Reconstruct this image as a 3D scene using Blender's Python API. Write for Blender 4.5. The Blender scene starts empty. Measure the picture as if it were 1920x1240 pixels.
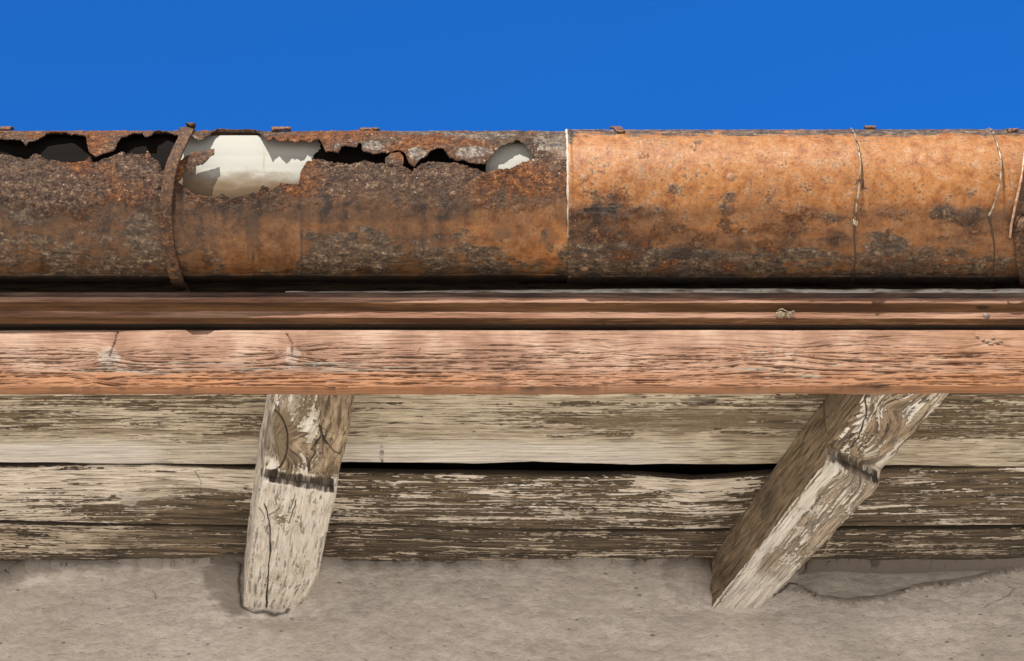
import bpy, math
import numpy as np
from mathutils import Vector

# ------------------------------------------------------------------ camera, world, sun
scn = bpy.context.scene
COL = scn.collection
FPX, TH, ZO = 4500.0, math.radians(36.0), 1.6
cam_d = bpy.data.cameras.new('camera'); cam = bpy.data.objects.new('camera', cam_d); COL.objects.link(cam)
cam.location = (0, 0, ZO); cam.rotation_euler = (math.pi/2 + TH, 0, 0)
cam_d.sensor_width = 36.0; cam_d.lens = FPX/1920*36.0
cam_d.clip_start = 0.05; cam_d.clip_end = 3000
scn.camera = cam

AZ = math.radians(20.0)                       # the sun stands behind the viewer, a little to the left
EL = math.atan(math.tan(math.radians(45))*math.cos(AZ))
w = bpy.data.worlds.new('World'); scn.world = w; w.use_nodes = True
wn = w.node_tree.nodes; wl = w.node_tree.links; wn.clear()
sky = wn.new('ShaderNodeTexSky'); sky.sky_type = 'NISHITA'; sky.sun_disc = False
sky.sun_elevation = EL; sky.sun_rotation = math.pi + AZ
sky.air_density = 1.0; sky.dust_density = 0.0; sky.ozone_density = 3.0; sky.altitude = 1500
hs = wn.new('ShaderNodeMix'); hs.data_type = 'RGBA'; hs.blend_type = 'MULTIPLY'; hs.inputs[0].default_value = 1; hs.inputs[7].default_value = (.16, 1.10, 2.2, 1)   # polarised deep blue
tcw = wn.new('ShaderNodeTexCoord'); sxyz = wn.new('ShaderNodeSeparateXYZ'); wl.new(tcw.outputs['Generated'], sxyz.inputs[0])
mz = wn.new('ShaderNodeMapRange'); mz.interpolation_type = 'SMOOTHSTEP'; mz.inputs[1].default_value = .30; mz.inputs[2].default_value = .60; wl.new(sxyz.outputs[2], mz.inputs[0])
my = wn.new('ShaderNodeMapRange'); my.interpolation_type = 'SMOOTHSTEP'; my.inputs[1].default_value = -.2; my.inputs[2].default_value = .5; wl.new(sxyz.outputs[1], my.inputs[0])
m0 = wn.new('ShaderNodeMath'); m0.operation = 'MULTIPLY'; wl.new(mz.outputs[0], m0.inputs[0]); wl.new(my.outputs[0], m0.inputs[1])
mx_ = wn.new('ShaderNodeMapRange'); mx_.inputs[1].default_value = -.25; mx_.inputs[2].default_value = .15; mx_.inputs[3].default_value = .90; mx_.inputs[4].default_value = 1.; wl.new(sxyz.outputs[0], mx_.inputs[0])
mm = wn.new('ShaderNodeMath'); mm.operation = 'MULTIPLY'; wl.new(m0.outputs[0], mm.inputs[0]); wl.new(mx_.outputs[0], mm.inputs[1])
pale = wn.new('ShaderNodeMix'); pale.data_type = 'RGBA'; pale.blend_type = 'MULTIPLY'; pale.inputs[0].default_value = 1; pale.inputs[7].default_value = (.46, .41, .35, 1)  # sky outside the view dimmed and warmed to cut its ambient light
wl.new(sky.outputs[0], pale.inputs[6]); mxs = wn.new('ShaderNodeMix'); mxs.data_type = 'RGBA'; wl.new(mm.outputs[0], mxs.inputs[0]); wl.new(pale.outputs[2], mxs.inputs[6]); wl.new(hs.outputs[2], mxs.inputs[7])
bg = wn.new('ShaderNodeBackground'); bg.inputs[1].default_value = 0.077
wo = wn.new('ShaderNodeOutputWorld')
wl.new(sky.outputs[0], hs.inputs[6]); wl.new(mxs.outputs[2], bg.inputs[0]); wl.new(bg.outputs[0], wo.inputs[0])

sd = bpy.data.lights.new('sun', 'SUN'); sd.energy = 3.7; sd.angle = math.radians(0.5); sd.color = (1.0, 0.945, 0.865)
sun = bpy.data.objects.new('sun', sd); COL.objects.link(sun)
sdir = Vector((-math.sin(AZ)*math.cos(EL), -math.cos(AZ)*math.cos(EL), math.sin(EL)))
sun.rotation_euler = sdir.to_track_quat('Z', 'Y').to_euler(); sun.location = (-2, -3, 8)
vs = scn.view_settings; vs.view_transform = 'Standard'; vs.look = 'None'; vs.gamma = 1; vs.exposure = 0.75
vs.use_curve_mapping = False
scn.cycles.max_bounces = 8; scn.cycles.diffuse_bounces = 5

# ------------------------------------------------------------------ rays through the lens, used to lay the survey of the eaves onto its planes
Fv = np.array([0, math.cos(TH), math.sin(TH)]); Uv = np.array([0, -math.sin(TH), math.cos(TH)]); Xv = np.array([1., 0, 0])
def ray(px, py):
    px = np.asarray(px, float)[..., None]; py = np.asarray(py, float)[..., None]
    return (px-960)/FPX*Xv + (620-py)/FPX*Uv + Fv
def proj(P):
    x = P[..., 0]; u = P@Uv; d = P@Fv
    return 960+FPX*x/d, 620-FPX*u/d
def hit_y(px, py, Y):
    r = ray(px, py); return r*(Y/r[..., 1])[..., None]
def hit_pl(px, py, n, d):
    r = ray(px, py); n = np.array(n, float); return r*(d/(r@n))[..., None]

# ------------------------------------------------------------------ noise
_rng = np.random.RandomState(5)
_T = _rng.permutation(4096).astype(np.int64); _A = _rng.rand(4096)*2*np.pi
_GX, _GY = np.cos(_A), np.sin(_A)
def pn(x, y, s=0):
    x = np.asarray(x, float)+s*17.31; y = np.asarray(y, float)+s*9.77
    xi = np.floor(x).astype(np.int64); yi = np.floor(y).astype(np.int64); fx = x-xi; fy = y-yi
    def g(ix, iy, dx, dy):
        h = _T[(_T[ix & 4095]+iy) & 4095]; return _GX[h]*dx+_GY[h]*dy
    u = fx*fx*fx*(fx*(fx*6-15)+10); v = fy*fy*fy*(fy*(fy*6-15)+10)
    a = g(xi, yi, fx, fy); b = g(xi+1, yi, fx-1, fy); c = g(xi, yi+1, fx, fy-1); d = g(xi+1, yi+1, fx-1, fy-1)
    return (a*(1-u)+b*u)*(1-v)+(c*(1-u)+d*u)*v*1.0
def fbm(x, y, o=5, s=0, g=.5):
    r = 0; a = 1.; t = 0
    for i in range(o):
        r = r+a*pn(x*2**i, y*2**i, s+i*3.7); t += a; a *= g
    return r/t*1.6
def ss(a, b, x):
    t = np.clip((np.asarray(x, float)-a)/(b-a), 0, 1); return t*t*(3-2*t)
def blob(px, py, cx, cy, rx, ry, rag=.35, s=0):
    d = np.sqrt(((px-cx)/rx)**2+((py-cy)/ry)**2)+rag*fbm(px/rx*1.6, py/ry*1.6, 4, s)
    return 1-ss(.75, 1.15, d)
def polydist(px, py, pts, wob=0, s=0):
    if wob: py = py+wob*fbm(px*.03, py*.03, 4, s); px = px+wob*fbm(px*.03+5, py*.03, 4, s+1)
    D = np.full(np.shape(px), 1e9)
    for (x0, y0), (x1, y1) in zip(pts[:-1], pts[1:]):
        dx, dy = x1-x0, y1-y0; t = np.clip(((px-x0)*dx+(py-y0)*dy)/(dx*dx+dy*dy), 0, 1)
        D = np.minimum(D, np.hypot(px-x0-t*dx, py-y0-t*dy))
    return D

# ------------------------------------------------------------------ objects
def tag(o, label=None, cat=None, group=None, kind=None):
    if label: o['label'] = label
    if cat: o['category'] = cat
    if group: o['group'] = group
    if kind: o['kind'] = kind
    return o
def empty(name, loc):
    o = bpy.data.objects.new(name, None); COL.objects.link(o); o.location = (loc[0], loc[1], loc[2]+ZO); o.empty_display_size = .05; return o
def link(name, me, mat, parent=None):
    o = bpy.data.objects.new(name, me); COL.objects.link(o)
    if parent is not None:
        o.parent = parent; o.matrix_parent_inverse.identity(); o.location = [-c for c in parent.location]
    if mat: me.materials.append(mat)
    return o
def normals(P):
    du = np.gradient(P, axis=0); dv = np.gradient(P, axis=1); n = np.cross(du, dv)
    return n/(np.linalg.norm(n, axis=-1, keepdims=True)+1e-12)
def mesh_grids(name, grids, mat, parent=None, solid=0, smooth=True):
    """grids: list of dict(P=(nu,nv,3), uv=(nu,nv,2), m=(nu,nv,4), wrap=bool, flip=bool) relative to camera height"""
    V, Fc, UVs, M = [], [], [], []; off = 0
    for g in grids:
        P = g['P']; nu, nv = P.shape[:2]
        uv = g.get('uv'); m = g.get('m')
        if uv is None: uv = np.zeros((nu, nv, 2))
        if m is None: m = np.zeros((nu, nv, 4))
        idx = np.arange(nu*nv).reshape(nu, nv)+off
        q = np.stack([idx[:-1, :-1], idx[1:, :-1], idx[1:, 1:], idx[:-1, 1:]], -1).reshape(-1, 4)
        if g.get('flip'): q = q[:, ::-1]
        V.append(P.reshape(-1, 3)); Fc.append(q); UVs.append(uv.reshape(-1, 2)); M.append(m.reshape(-1, 4)); off += nu*nv
    V = np.concatenate(V).astype(np.float32).copy(); V[:, 2] += ZO
    Fc = np.concatenate(Fc).astype(np.int32); UVs = np.concatenate(UVs).astype(np.float32); M = np.concatenate(M).astype(np.float32)
    me = bpy.data.meshes.new(name)
    me.vertices.add(len(V)); me.vertices.foreach_set('co', V.ravel())
    me.loops.add(len(Fc)*4); me.loops.foreach_set('vertex_index', Fc.ravel())
    me.polygons.add(len(Fc)); me.polygons.foreach_set('loop_start', np.arange(len(Fc), dtype=np.int32)*4)
    me.polygons.foreach_set('loop_total', np.full(len(Fc), 4, np.int32))
    if smooth: me.polygons.foreach_set('use_smooth', np.ones(len(Fc), bool))
    me.update(calc_edges=True)
    ul = me.uv_layers.new(name='UVMap'); ul.data.foreach_set('uv', UVs[Fc.ravel()].ravel())
    ca = me.color_attributes.new('msk', 'FLOAT_COLOR', 'POINT'); ca.data.foreach_set('color', M.ravel())
    o = link(name, me, mat, parent)
    if solid:
        s = o.modifiers.new('thickness', 'SOLIDIFY'); s.thickness = abs(solid); s.offset = -1 if solid > 0 else 1
        s.use_even_offset = False
    return o
def sweep(path, prof, mat, name, parent=None, side=None, cap=True):
    """sweep a closed 2d profile (k,2) along a path (n,3); side: reference direction (n,3) for profile axis 0"""
    path = np.array(path, float); n = len(path); T = np.gradient(path, axis=0); T /= np.linalg.norm(T, axis=1)[:, None]
    if side is None: side = np.tile([1., 0, 0], (n, 1))
    A = side-(side*T).sum(1)[:, None]*T; A /= np.linalg.norm(A, axis=1)[:, None]; B = np.cross(T, A)
    prof = np.asarray(prof, float)
    if prof.ndim == 2: prof = np.tile(prof, (n, 1, 1))
    P = path[:, None]+prof[..., 0:1]*A[:, None]+prof[..., 1:2]*B[:, None]
    P = np.concatenate([P, P[:, :1]], 1)
    if cap:
        c0 = np.tile(P[0].mean(0), (1, P.shape[1], 1)); c1 = np.tile(P[-1].mean(0), (1, P.shape[1], 1)); P = np.concatenate([c0, P, c1], 0)
    L = np.arange(P.shape[0])*.01
    uv = np.zeros(P.shape[:2]+(2,)); uv[..., 0] = L[:, None]; uv[..., 1] = np.linspace(0, .03, P.shape[1])
    return dict(P=P, uv=uv)
def circ(r, k=10): a = np.linspace(0, 2*np.pi, k, endpoint=False); return np.stack([np.cos(a)*r, np.sin(a)*r], 1)
def rect(w_, t, k=4):
    pts = []; c = [(-w_/2, -t/2), (w_/2, -t/2), (w_/2, t/2), (-w_/2, t/2)]
    for i in range(4):
        a, b = np.array(c[i]), np.array(c[(i+1) % 4])
        for j in range(k): pts.append(a+(b-a)*(.06+.88*j/(k-1)))
    return np.array(pts)
def smoothpath(pts, n):
    pts = np.array(pts, float); d = np.r_[0, np.cumsum(np.linalg.norm(np.diff(pts, axis=0), axis=1))]
    t = np.linspace(0, d[-1], n); P = np.stack([np.interp(t, d, pts[:, i]) for i in range(pts.shape[1])], 1)
    for _ in range(max(2, n//12)):
        Q = P.copy(); Q[1:-1] = (P[:-2]+2*P[1:-1]+P[2:])/4; P = Q
    return P
def lump(c, r, seed=0, amp=.25, n=24, freq=2.0):
    th = np.linspace(0, 2*np.pi, n*2+1); ph = np.linspace(-np.pi/2, np.pi/2, n)
    t, p = np.meshgrid(th, ph, indexing='ij'); d = np.stack([np.cos(p)*np.cos(t), np.cos(p)*np.sin(t), np.sin(p)], -1)
    k = 1+amp*(fbm(d[..., 0]*freq+3+seed, d[..., 2]*freq+d[..., 1]*1.3*freq, 4, seed))
    P = np.array(c)+d*np.array(r)*k[..., None]
    return dict(P=P, uv=np.stack([t*.01, p*.01], -1))

# ------------------------------------------------------------------ material language
class NT:
    def __init__(s, name, rough=.8):
        s.m = bpy.data.materials.new(name); s.m.use_nodes = True; s.t = s.m.node_tree; s.n = s.t.nodes; s.l = s.t.links; s.n.clear()
        s.out = s.n.new('ShaderNodeOutputMaterial'); s.b = s.n.new('ShaderNodeBsdfPrincipled'); s.l.new(s.b.outputs[0], s.out.inputs[0])
        s.b.inputs['Roughness'].default_value = rough
        s.uv = s.n.new('ShaderNodeUVMap').outputs[0]; s.obj = s.n.new('ShaderNodeTexCoord').outputs['Object']
    def set(s, sock, v):
        if isinstance(v, bpy.types.NodeSocket): s.l.new(v, sock)
        elif isinstance(v, (tuple, list)) and len(v) == 3 and sock.type == 'RGBA': sock.default_value = (*v, 1)
        else: sock.default_value = v
    def map(s, vec, sc, loc=(0, 0, 0)):
        n = s.n.new('ShaderNodeMapping'); s.set(n.inputs[0], vec); n.inputs['Scale'].default_value = sc; n.inputs['Location'].default_value = loc; return n.outputs[0]
    def noise(s, vec, sc=1, d=5, r=.55, dist=0):
        n = s.n.new('ShaderNodeTexNoise'); s.set(n.inputs['Vector'], vec); n.inputs['Scale'].default_value = sc
        n.inputs['Detail'].default_value = d; n.inputs['Roughness'].default_value = r; n.inputs['Distortion'].default_value = dist; return n.outputs[0]
    def vor(s, vec, sc=1, f='F1', out=0):
        n = s.n.new('ShaderNodeTexVoronoi'); n.feature = f; s.set(n.inputs['Vector'], vec); n.inputs['Scale'].default_value = sc; return n.outputs[out]
    def ramp(s, f, stops, interp='LINEAR'):
        n = s.n.new('ShaderNodeValToRGB'); n.color_ramp.interpolation = interp; s.set(n.inputs[0], f)
        e = n.color_ramp.elements
        while len(e) < len(stops): e.new(.5)
        for i, (p, c) in enumerate(stops):
            e[i].position = p; e[i].color = (c, c, c, 1) if isinstance(c, (int, float)) else (*c, 1)
        return n.outputs[0]
    def step(s, f, a, b):
        n = s.n.new('ShaderNodeMapRange'); n.interpolation_type = 'SMOOTHSTEP'; s.set(n.inputs[0], f); n.inputs[1].default_value = a; n.inputs[2].default_value = b; return n.outputs[0]
    def mix(s, f, a, b, mode='MIX'):
        n = s.n.new('ShaderNodeMix'); n.data_type = 'RGBA'; n.blend_type = mode; s.set(n.inputs[0], f); s.set(n.inputs[6], a); s.set(n.inputs[7], b); return n.outputs[2]
    def math(s, op, a, b=0.):
        n = s.n.new('ShaderNodeMath'); n.operation = op; s.set(n.inputs[0], a); s.set(n.inputs[1], b); return n.outputs[0]
    def msk(s):
        a = s.n.new('ShaderNodeAttribute'); a.attribute_name = 'msk'; p = s.n.new('ShaderNodeSeparateColor'); s.l.new(a.outputs['Color'], p.inputs[0])
        return p.outputs[0], p.outputs[1], p.outputs[2], a.outputs['Alpha']
    def bump(s, h, dist=.001, strength=1., prev=None):
        n = s.n.new('ShaderNodeBump'); n.inputs['Distance'].default_value = dist; n.inputs['Strength'].default_value = strength; s.set(n.inputs['Height'], h)
        if prev: s.l.new(prev, n.inputs['Normal'])
        return n.outputs[0]
    def fin(s, col, nrm=None, rough=None, metal=None):
        s.set(s.b.inputs['Base Color'], col)
        if nrm: s.l.new(nrm, s.b.inputs['Normal'])
        if rough is not None: s.set(s.b.inputs['Roughness'], rough)
        if metal is not None: s.set(s.b.inputs['Metallic'], metal)
        return s.m

def mat_peel(name, wood, paint, groove=.0003, peel=(12, 60), fine=(20, 230), seed=0.):
    """bare weathered wood under flaking paint; msk R = paint left, G = brown stain, B = bleached smooth paint, A = dirt and painted shade"""
    t = NT(name, .85); R, G, B, A = t.msk()
    u1 = t.map(t.uv, (peel[0], peel[1], 1), (seed, seed*2, 0)); u2 = t.map(t.uv, (fine[0], fine[1], 1), (seed, 0, 0)); u3 = t.map(t.uv, (4, 60, 1), (seed, 3, 0))
    g = t.noise(u2, 1, 2.5, .6); g3 = t.noise(u3, 1, 5, .6)
    wc = t.ramp(t.math('ADD', t.math('MULTIPLY', g, .5), t.math('MULTIPLY', g3, .5)), [(.385, wood[0]), (.49, wood[1]), (.60, wood[2])])
    ln = t.noise(t.map(t.uv, (fine[0]*.4, fine[1], 1), (seed, 4, 0)), 1, 1.5, .5); br = t.noise(t.map(t.uv, (85, 150, 1), (seed, 6, 0)), 1, 3, .6)
    p = t.math('ADD', t.math('ADD', t.math('MULTIPLY', t.noise(u1, 1, 3, .6, .1), .40), t.math('MULTIPLY', ln, .50)), t.math('ADD', t.math('MULTIPLY', br, .45), -.175))
    p2 = t.noise(t.map(t.uv, (5, 55, 1), (seed, 1, 0)), 1, 5, .6)
    pp = t.math('ADD', p, t.math('MULTIPLY', t.math('SUBTRACT', p2, .5), .45))
    pm = t.step(t.math('ADD', pp, t.math('MULTIPLY', t.math('SUBTRACT', R, .5), .8)), .488, .512)
    pn_ = t.noise(t.map(t.uv, (18, 60, 1)), 1, 6, .65); g2_ = t.step(t.noise(t.map(t.uv, (14, 190, 1), (seed, 5, 0)), 1, 5, .7), .47, .60)
    pc = t.mix(t.step(pn_, .40, .60), paint[0], paint[1])
    pa = t.math('ADD', pp, t.math('MULTIPLY', t.math('SUBTRACT', R, .5), .8))
    rim = t.math('MULTIPLY', t.step(pa, .425, .488), t.math('SUBTRACT', 1., pm))          # edge shadow of the paint flakes, painted into the bare wood
    col = t.mix(pm, t.mix(t.math('MULTIPLY', rim, .75), wc, (wood[0][0]*.55, wood[0][1]*.55, wood[0][2]*.55)), pc)
    # fine dark hair cracks in the grain
    ck = t.step(t.noise(t.map(t.uv, (14, 210, 1), (seed, 9, 0)), 1, 4, .65), .57, .61)
    col = t.mix(t.math('MULTIPLY', t.math('MULTIPLY', g2_, .6), 1.), col, t.mix(1., col, (.44, .38, .30), 'MULTIPLY'))
    col = t.mix(t.math('MULTIPLY', ck, .82), col, (wood[0][0]*.4, wood[0][1]*.4, wood[0][2]*.4))
    bl = t.noise(t.map(t.uv, (7, 170, 1)), 1, 5, .7)
    col = t.mix(t.math('MULTIPLY', B, t.step(t.math('ADD', bl, t.math('MULTIPLY', B, .4)), .35, .75)), col, t.mix(t.step(bl, .35, .65), (.50, .46, .41), (.88, .84, .77)))
    gn = t.step(t.math('ADD', t.noise(u3, 1, 4, .6), t.math('SUBTRACT', G, .5)), .38, .75)
    col = t.mix(t.math('MULTIPLY', gn, .85), col, t.mix(g, (.12, .090, .055), (.30, .225, .14)))
    A = t.step(t.math('ADD', A, t.math('MULTIPLY', t.math('SUBTRACT', t.math('ADD', t.math('MULTIPLY', g3, .5), t.math('MULTIPLY', g, .5)), .5), 1.5)), .30, .75)
    col = t.mix(A, col, t.mix(g, (.022, .016, .011), (.075, .055, .038)))
    n1 = t.bump(g3, .0012, .8); n2 = t.bump(t.math('SUBTRACT', g, t.math('MULTIPLY', ck, .8)), groove*3.5, 1., n1); n3 = t.bump(pm, .0009, 1., n2)
    return t.fin(col, n3, .85)

# ------------------------------------------------------------------ the survey of the eaves (camera height = 0)
YF = 2.380                                   # face of the fascia board
XS = np.r_[np.linspace(-1.7, -.72, 60)[:-1], np.linspace(-.72, .72, 1500), np.linspace(.72, 1.7, 60)[1:]]
SL = .2315                                   # roof slope
def soffit_z(Y): return 1.737+SL*(Y-2.4)
def under_z(Y): return 1.652+SL*(Y-2.4)
YW = 3.29

# ------------------------------------------------------------------ setting: ground
t = NT('pale_gravel', .9)
gc = t.ramp(t.noise(t.obj, 9, 8, .65), [(.3, (.72, .655, .56)), (.7, (.84, .775, .68))])
M_ground = t.fin(gc, t.bump(t.noise(t.obj, 40, 4, .6), .01, .6))
me = bpy.data.meshes.new('ground'); me.from_pydata([(-1500, -1500, 0), (1500, -1500, 0), (1500, 1500, 0), (-1500, 1500, 0)], [], [(0, 1, 2, 3)])
tag(link('ground', me, M_ground), kind='structure')

# ------------------------------------------------------------------ plastered wall
t = NT('rough_plaster', .95); R, G, B, A = t.msk()
n1 = t.noise(t.obj, 5, 6, .6); n2 = t.noise(t.map(t.obj, (48, 48, 85)), 1, 6, .65); n3 = t.noise(t.map(t.obj, (170, 170, 300)), 1, 3, .6)
c = t.ramp(n1, [(.36, (.60, .56, .515)), (.5, (.70, .655, .61)), (.64, (.78, .735, .69))])
n4 = t.noise(t.map(t.obj, (120, 120, 300)), 1, 4, .7); c = t.mix(t.math('MULTIPLY', t.step(n2, .42, .6), .35), c, (.40, .355, .31)); c = t.mix(t.math('MULTIPLY', t.step(n4, .52, .62), .24), c, (.33, .29, .25)); c = t.mix(t.math('MULTIPLY', t.step(n4, .44, .38), .25), c, (.70, .66, .60))
pn2 = t.noise(t.obj, 90, 4, .6); pit = t.math('MULTIPLY', t.step(t.math('ADD', t.vor(t.map(t.obj, (38, 38, 75)), 1), t.math('MULTIPLY', t.math('SUBTRACT', pn2, .5), .35)), .17, .10), t.step(t.noise(t.obj, 31, 3, .6), .50, .60))
c = t.mix(t.math('MULTIPLY', pit, .6), c, (.12, .095, .08))
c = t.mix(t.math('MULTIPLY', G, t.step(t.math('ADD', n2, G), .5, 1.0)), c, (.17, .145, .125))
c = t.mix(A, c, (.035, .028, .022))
nn = t.bump(n2, .0024, .8); nn = t.bump(n3, .0010, .8, nn); nn = t.bump(t.math('MULTIPLY', pit, -1.), .0008, .5, nn)
M_plaster = t.fin(c, nn)

XW = np.r_[np.linspace(-2.4, -.86, 40)[:-1], np.linspace(-.86, .86, 900), np.linspace(.86, 2.4, 40)[1:]]
ZW = np.r_[np.linspace(-1.6, 1.70, 40)[:-1], np.linspace(1.70, 2.04, 260), np.linspace(2.04, 2.12, 4)[1:]]
X, Z = np.meshgrid(XW, ZW, indexing='ij')
P = np.stack([X, np.full_like(X, YW), Z], -1); px, py = proj(P)
h = .006*fbm(X*4, Z*5, 4, 11)+.0022*fbm(X*14, Z*26, 4, 12)+.0004*fbm(X*50, Z*70, 4, 13)
edge = np.interp(px, [0, 60, 120, 165, 180, 420, 455, 600, 640, 1000, 1300, 1330, 1560, 1750, 1920], [1082, 1066, 1058, 1056, 1052, 1044, 1040, 1044, 1056, 1046, 1048, 1052, 1042, 1040, 1038])+9*fbm(px*.012, px*0+3, 5, 4)*(1-ss(1480, 1540, px))
# the plaster rolls up to a soft thick lip under the boards, tight round the rafter tails
edge = edge+3.5*fbm(px*.03, px*0+8, 2, 44, .5)*(1-ss(1480, 1540, px))
Ye = (1.737-SL*2.4)/(np.tan(TH+np.arctan((620-edge)/FPX))-SL)
h += np.clip(YW-Ye, -.010, .06)*(1-ss(0, 34, py-edge))+.004*np.exp(-((py-edge-10)/9)**2)*(.6+fbm(px*.05, py*.05, 3, 8))
for (cx, cy, rx, ry, a) in [(610, 1075, 40, 50, .012), (420, 1080, 45, 60, .010), (520, 1165, 90, 28, -.014), (1290, 1075, 50, 40, .012), (1380, 1150, 110, 30, -.012), (1500, 1090, 40, 40, -.008), (1680, 1090, 150, 50, -.010), (60, 1075, 90, 18, .014), (280, 1052, 40, 12, .008), (655, 1050, 60, 14, .010)]:
    h += a*np.exp(-((px-cx)/rx)**2-((py-cy)/ry)**2)
crk = [(1495, 1118), (1530, 1138), (1590, 1148), (1660, 1140), (1720, 1118), (1790, 1108), (1880, 1088), (1960, 1070)]
dc = polydist(px, py, crk, 16, 3); h -= .0025*np.exp(-(dc/1.3)**2)
cyl = np.interp(px, [q[0] for q in crk], [q[1] for q in crk]); inside = (px > 1470)*(py < cyl)
h -= .006*ss(0, 12, cyl-py)*(px > 1480)
cr2 = [(1845, 1035), (1870, 1062), (1905, 1080)]; d2 = polydist(px, py, cr2, 8, 5); h -= .004*np.exp(-(d2/2.)**2)
cr3 = [(0, 1098), (30, 1092), (60, 1083), (130, 1078)]; d3 = polydist(px, py, cr3, 8, 6); h -= .003*np.exp(-(d3/2.)**2)
cr4 = [(288, 1116), (296, 1124), (292, 1134)]; d4 = polydist(px, py, cr4, 4, 6)
cr5 = [(1840, 1150), (1875, 1135), (1900, 1118)]; d5 = polydist(px, py, cr5, 8, 9)
P[..., 1] -= h
m = np.zeros(P.shape[:2]+(4,))
m[..., 1] = .85*ss(46, 0, py-edge)+.55*inside*(1-ss(1050, 1150, py)*.3)+.5*blob(px, py, 440, 1100, 50, 60, .4, 2)+.4*blob(px, py, 1300, 1080, 60, 60, .4, 3)+.25*blob(px, py, 560, 1150, 160, 30, .5, 2)  # first term paints the corner shade under the boards into the plaster
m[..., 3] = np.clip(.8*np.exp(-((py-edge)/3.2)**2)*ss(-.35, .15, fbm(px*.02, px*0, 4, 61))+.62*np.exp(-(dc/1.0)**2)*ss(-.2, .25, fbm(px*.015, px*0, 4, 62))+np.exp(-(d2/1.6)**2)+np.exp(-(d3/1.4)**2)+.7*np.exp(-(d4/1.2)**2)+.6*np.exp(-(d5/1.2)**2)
    +.9*np.exp(-(polydist(px, py, [(452, 1060), (446, 1100), (450, 1140), (470, 1146), (540, 1146), (570, 1110)], 6, 3)/3.0)**2)
    +.9*np.exp(-(polydist(px, py, [(1318, 1040), (1330, 1090), (1328, 1112), (1365, 1118), (1420, 1130)], 6, 3)/3.0)**2)
    +.9*np.exp(-(polydist(px, py, [(1425, 1130), (1450, 1118), (1480, 1100), (1500, 1070), (1530, 1040)], 6, 3)/3.0)**2)
    +.6*blob(px, py, 1635, 1052, 8, 6, .2, 3), 0, 1)
wall_o = mesh_grids('plaster_wall', [dict(P=P, uv=np.stack([X, Z], -1), m=m)], M_plaster, solid=-.02)
tag(wall_o, 'rough beige grey plastered wall under the eaves with cracks at right', 'wall')

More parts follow.
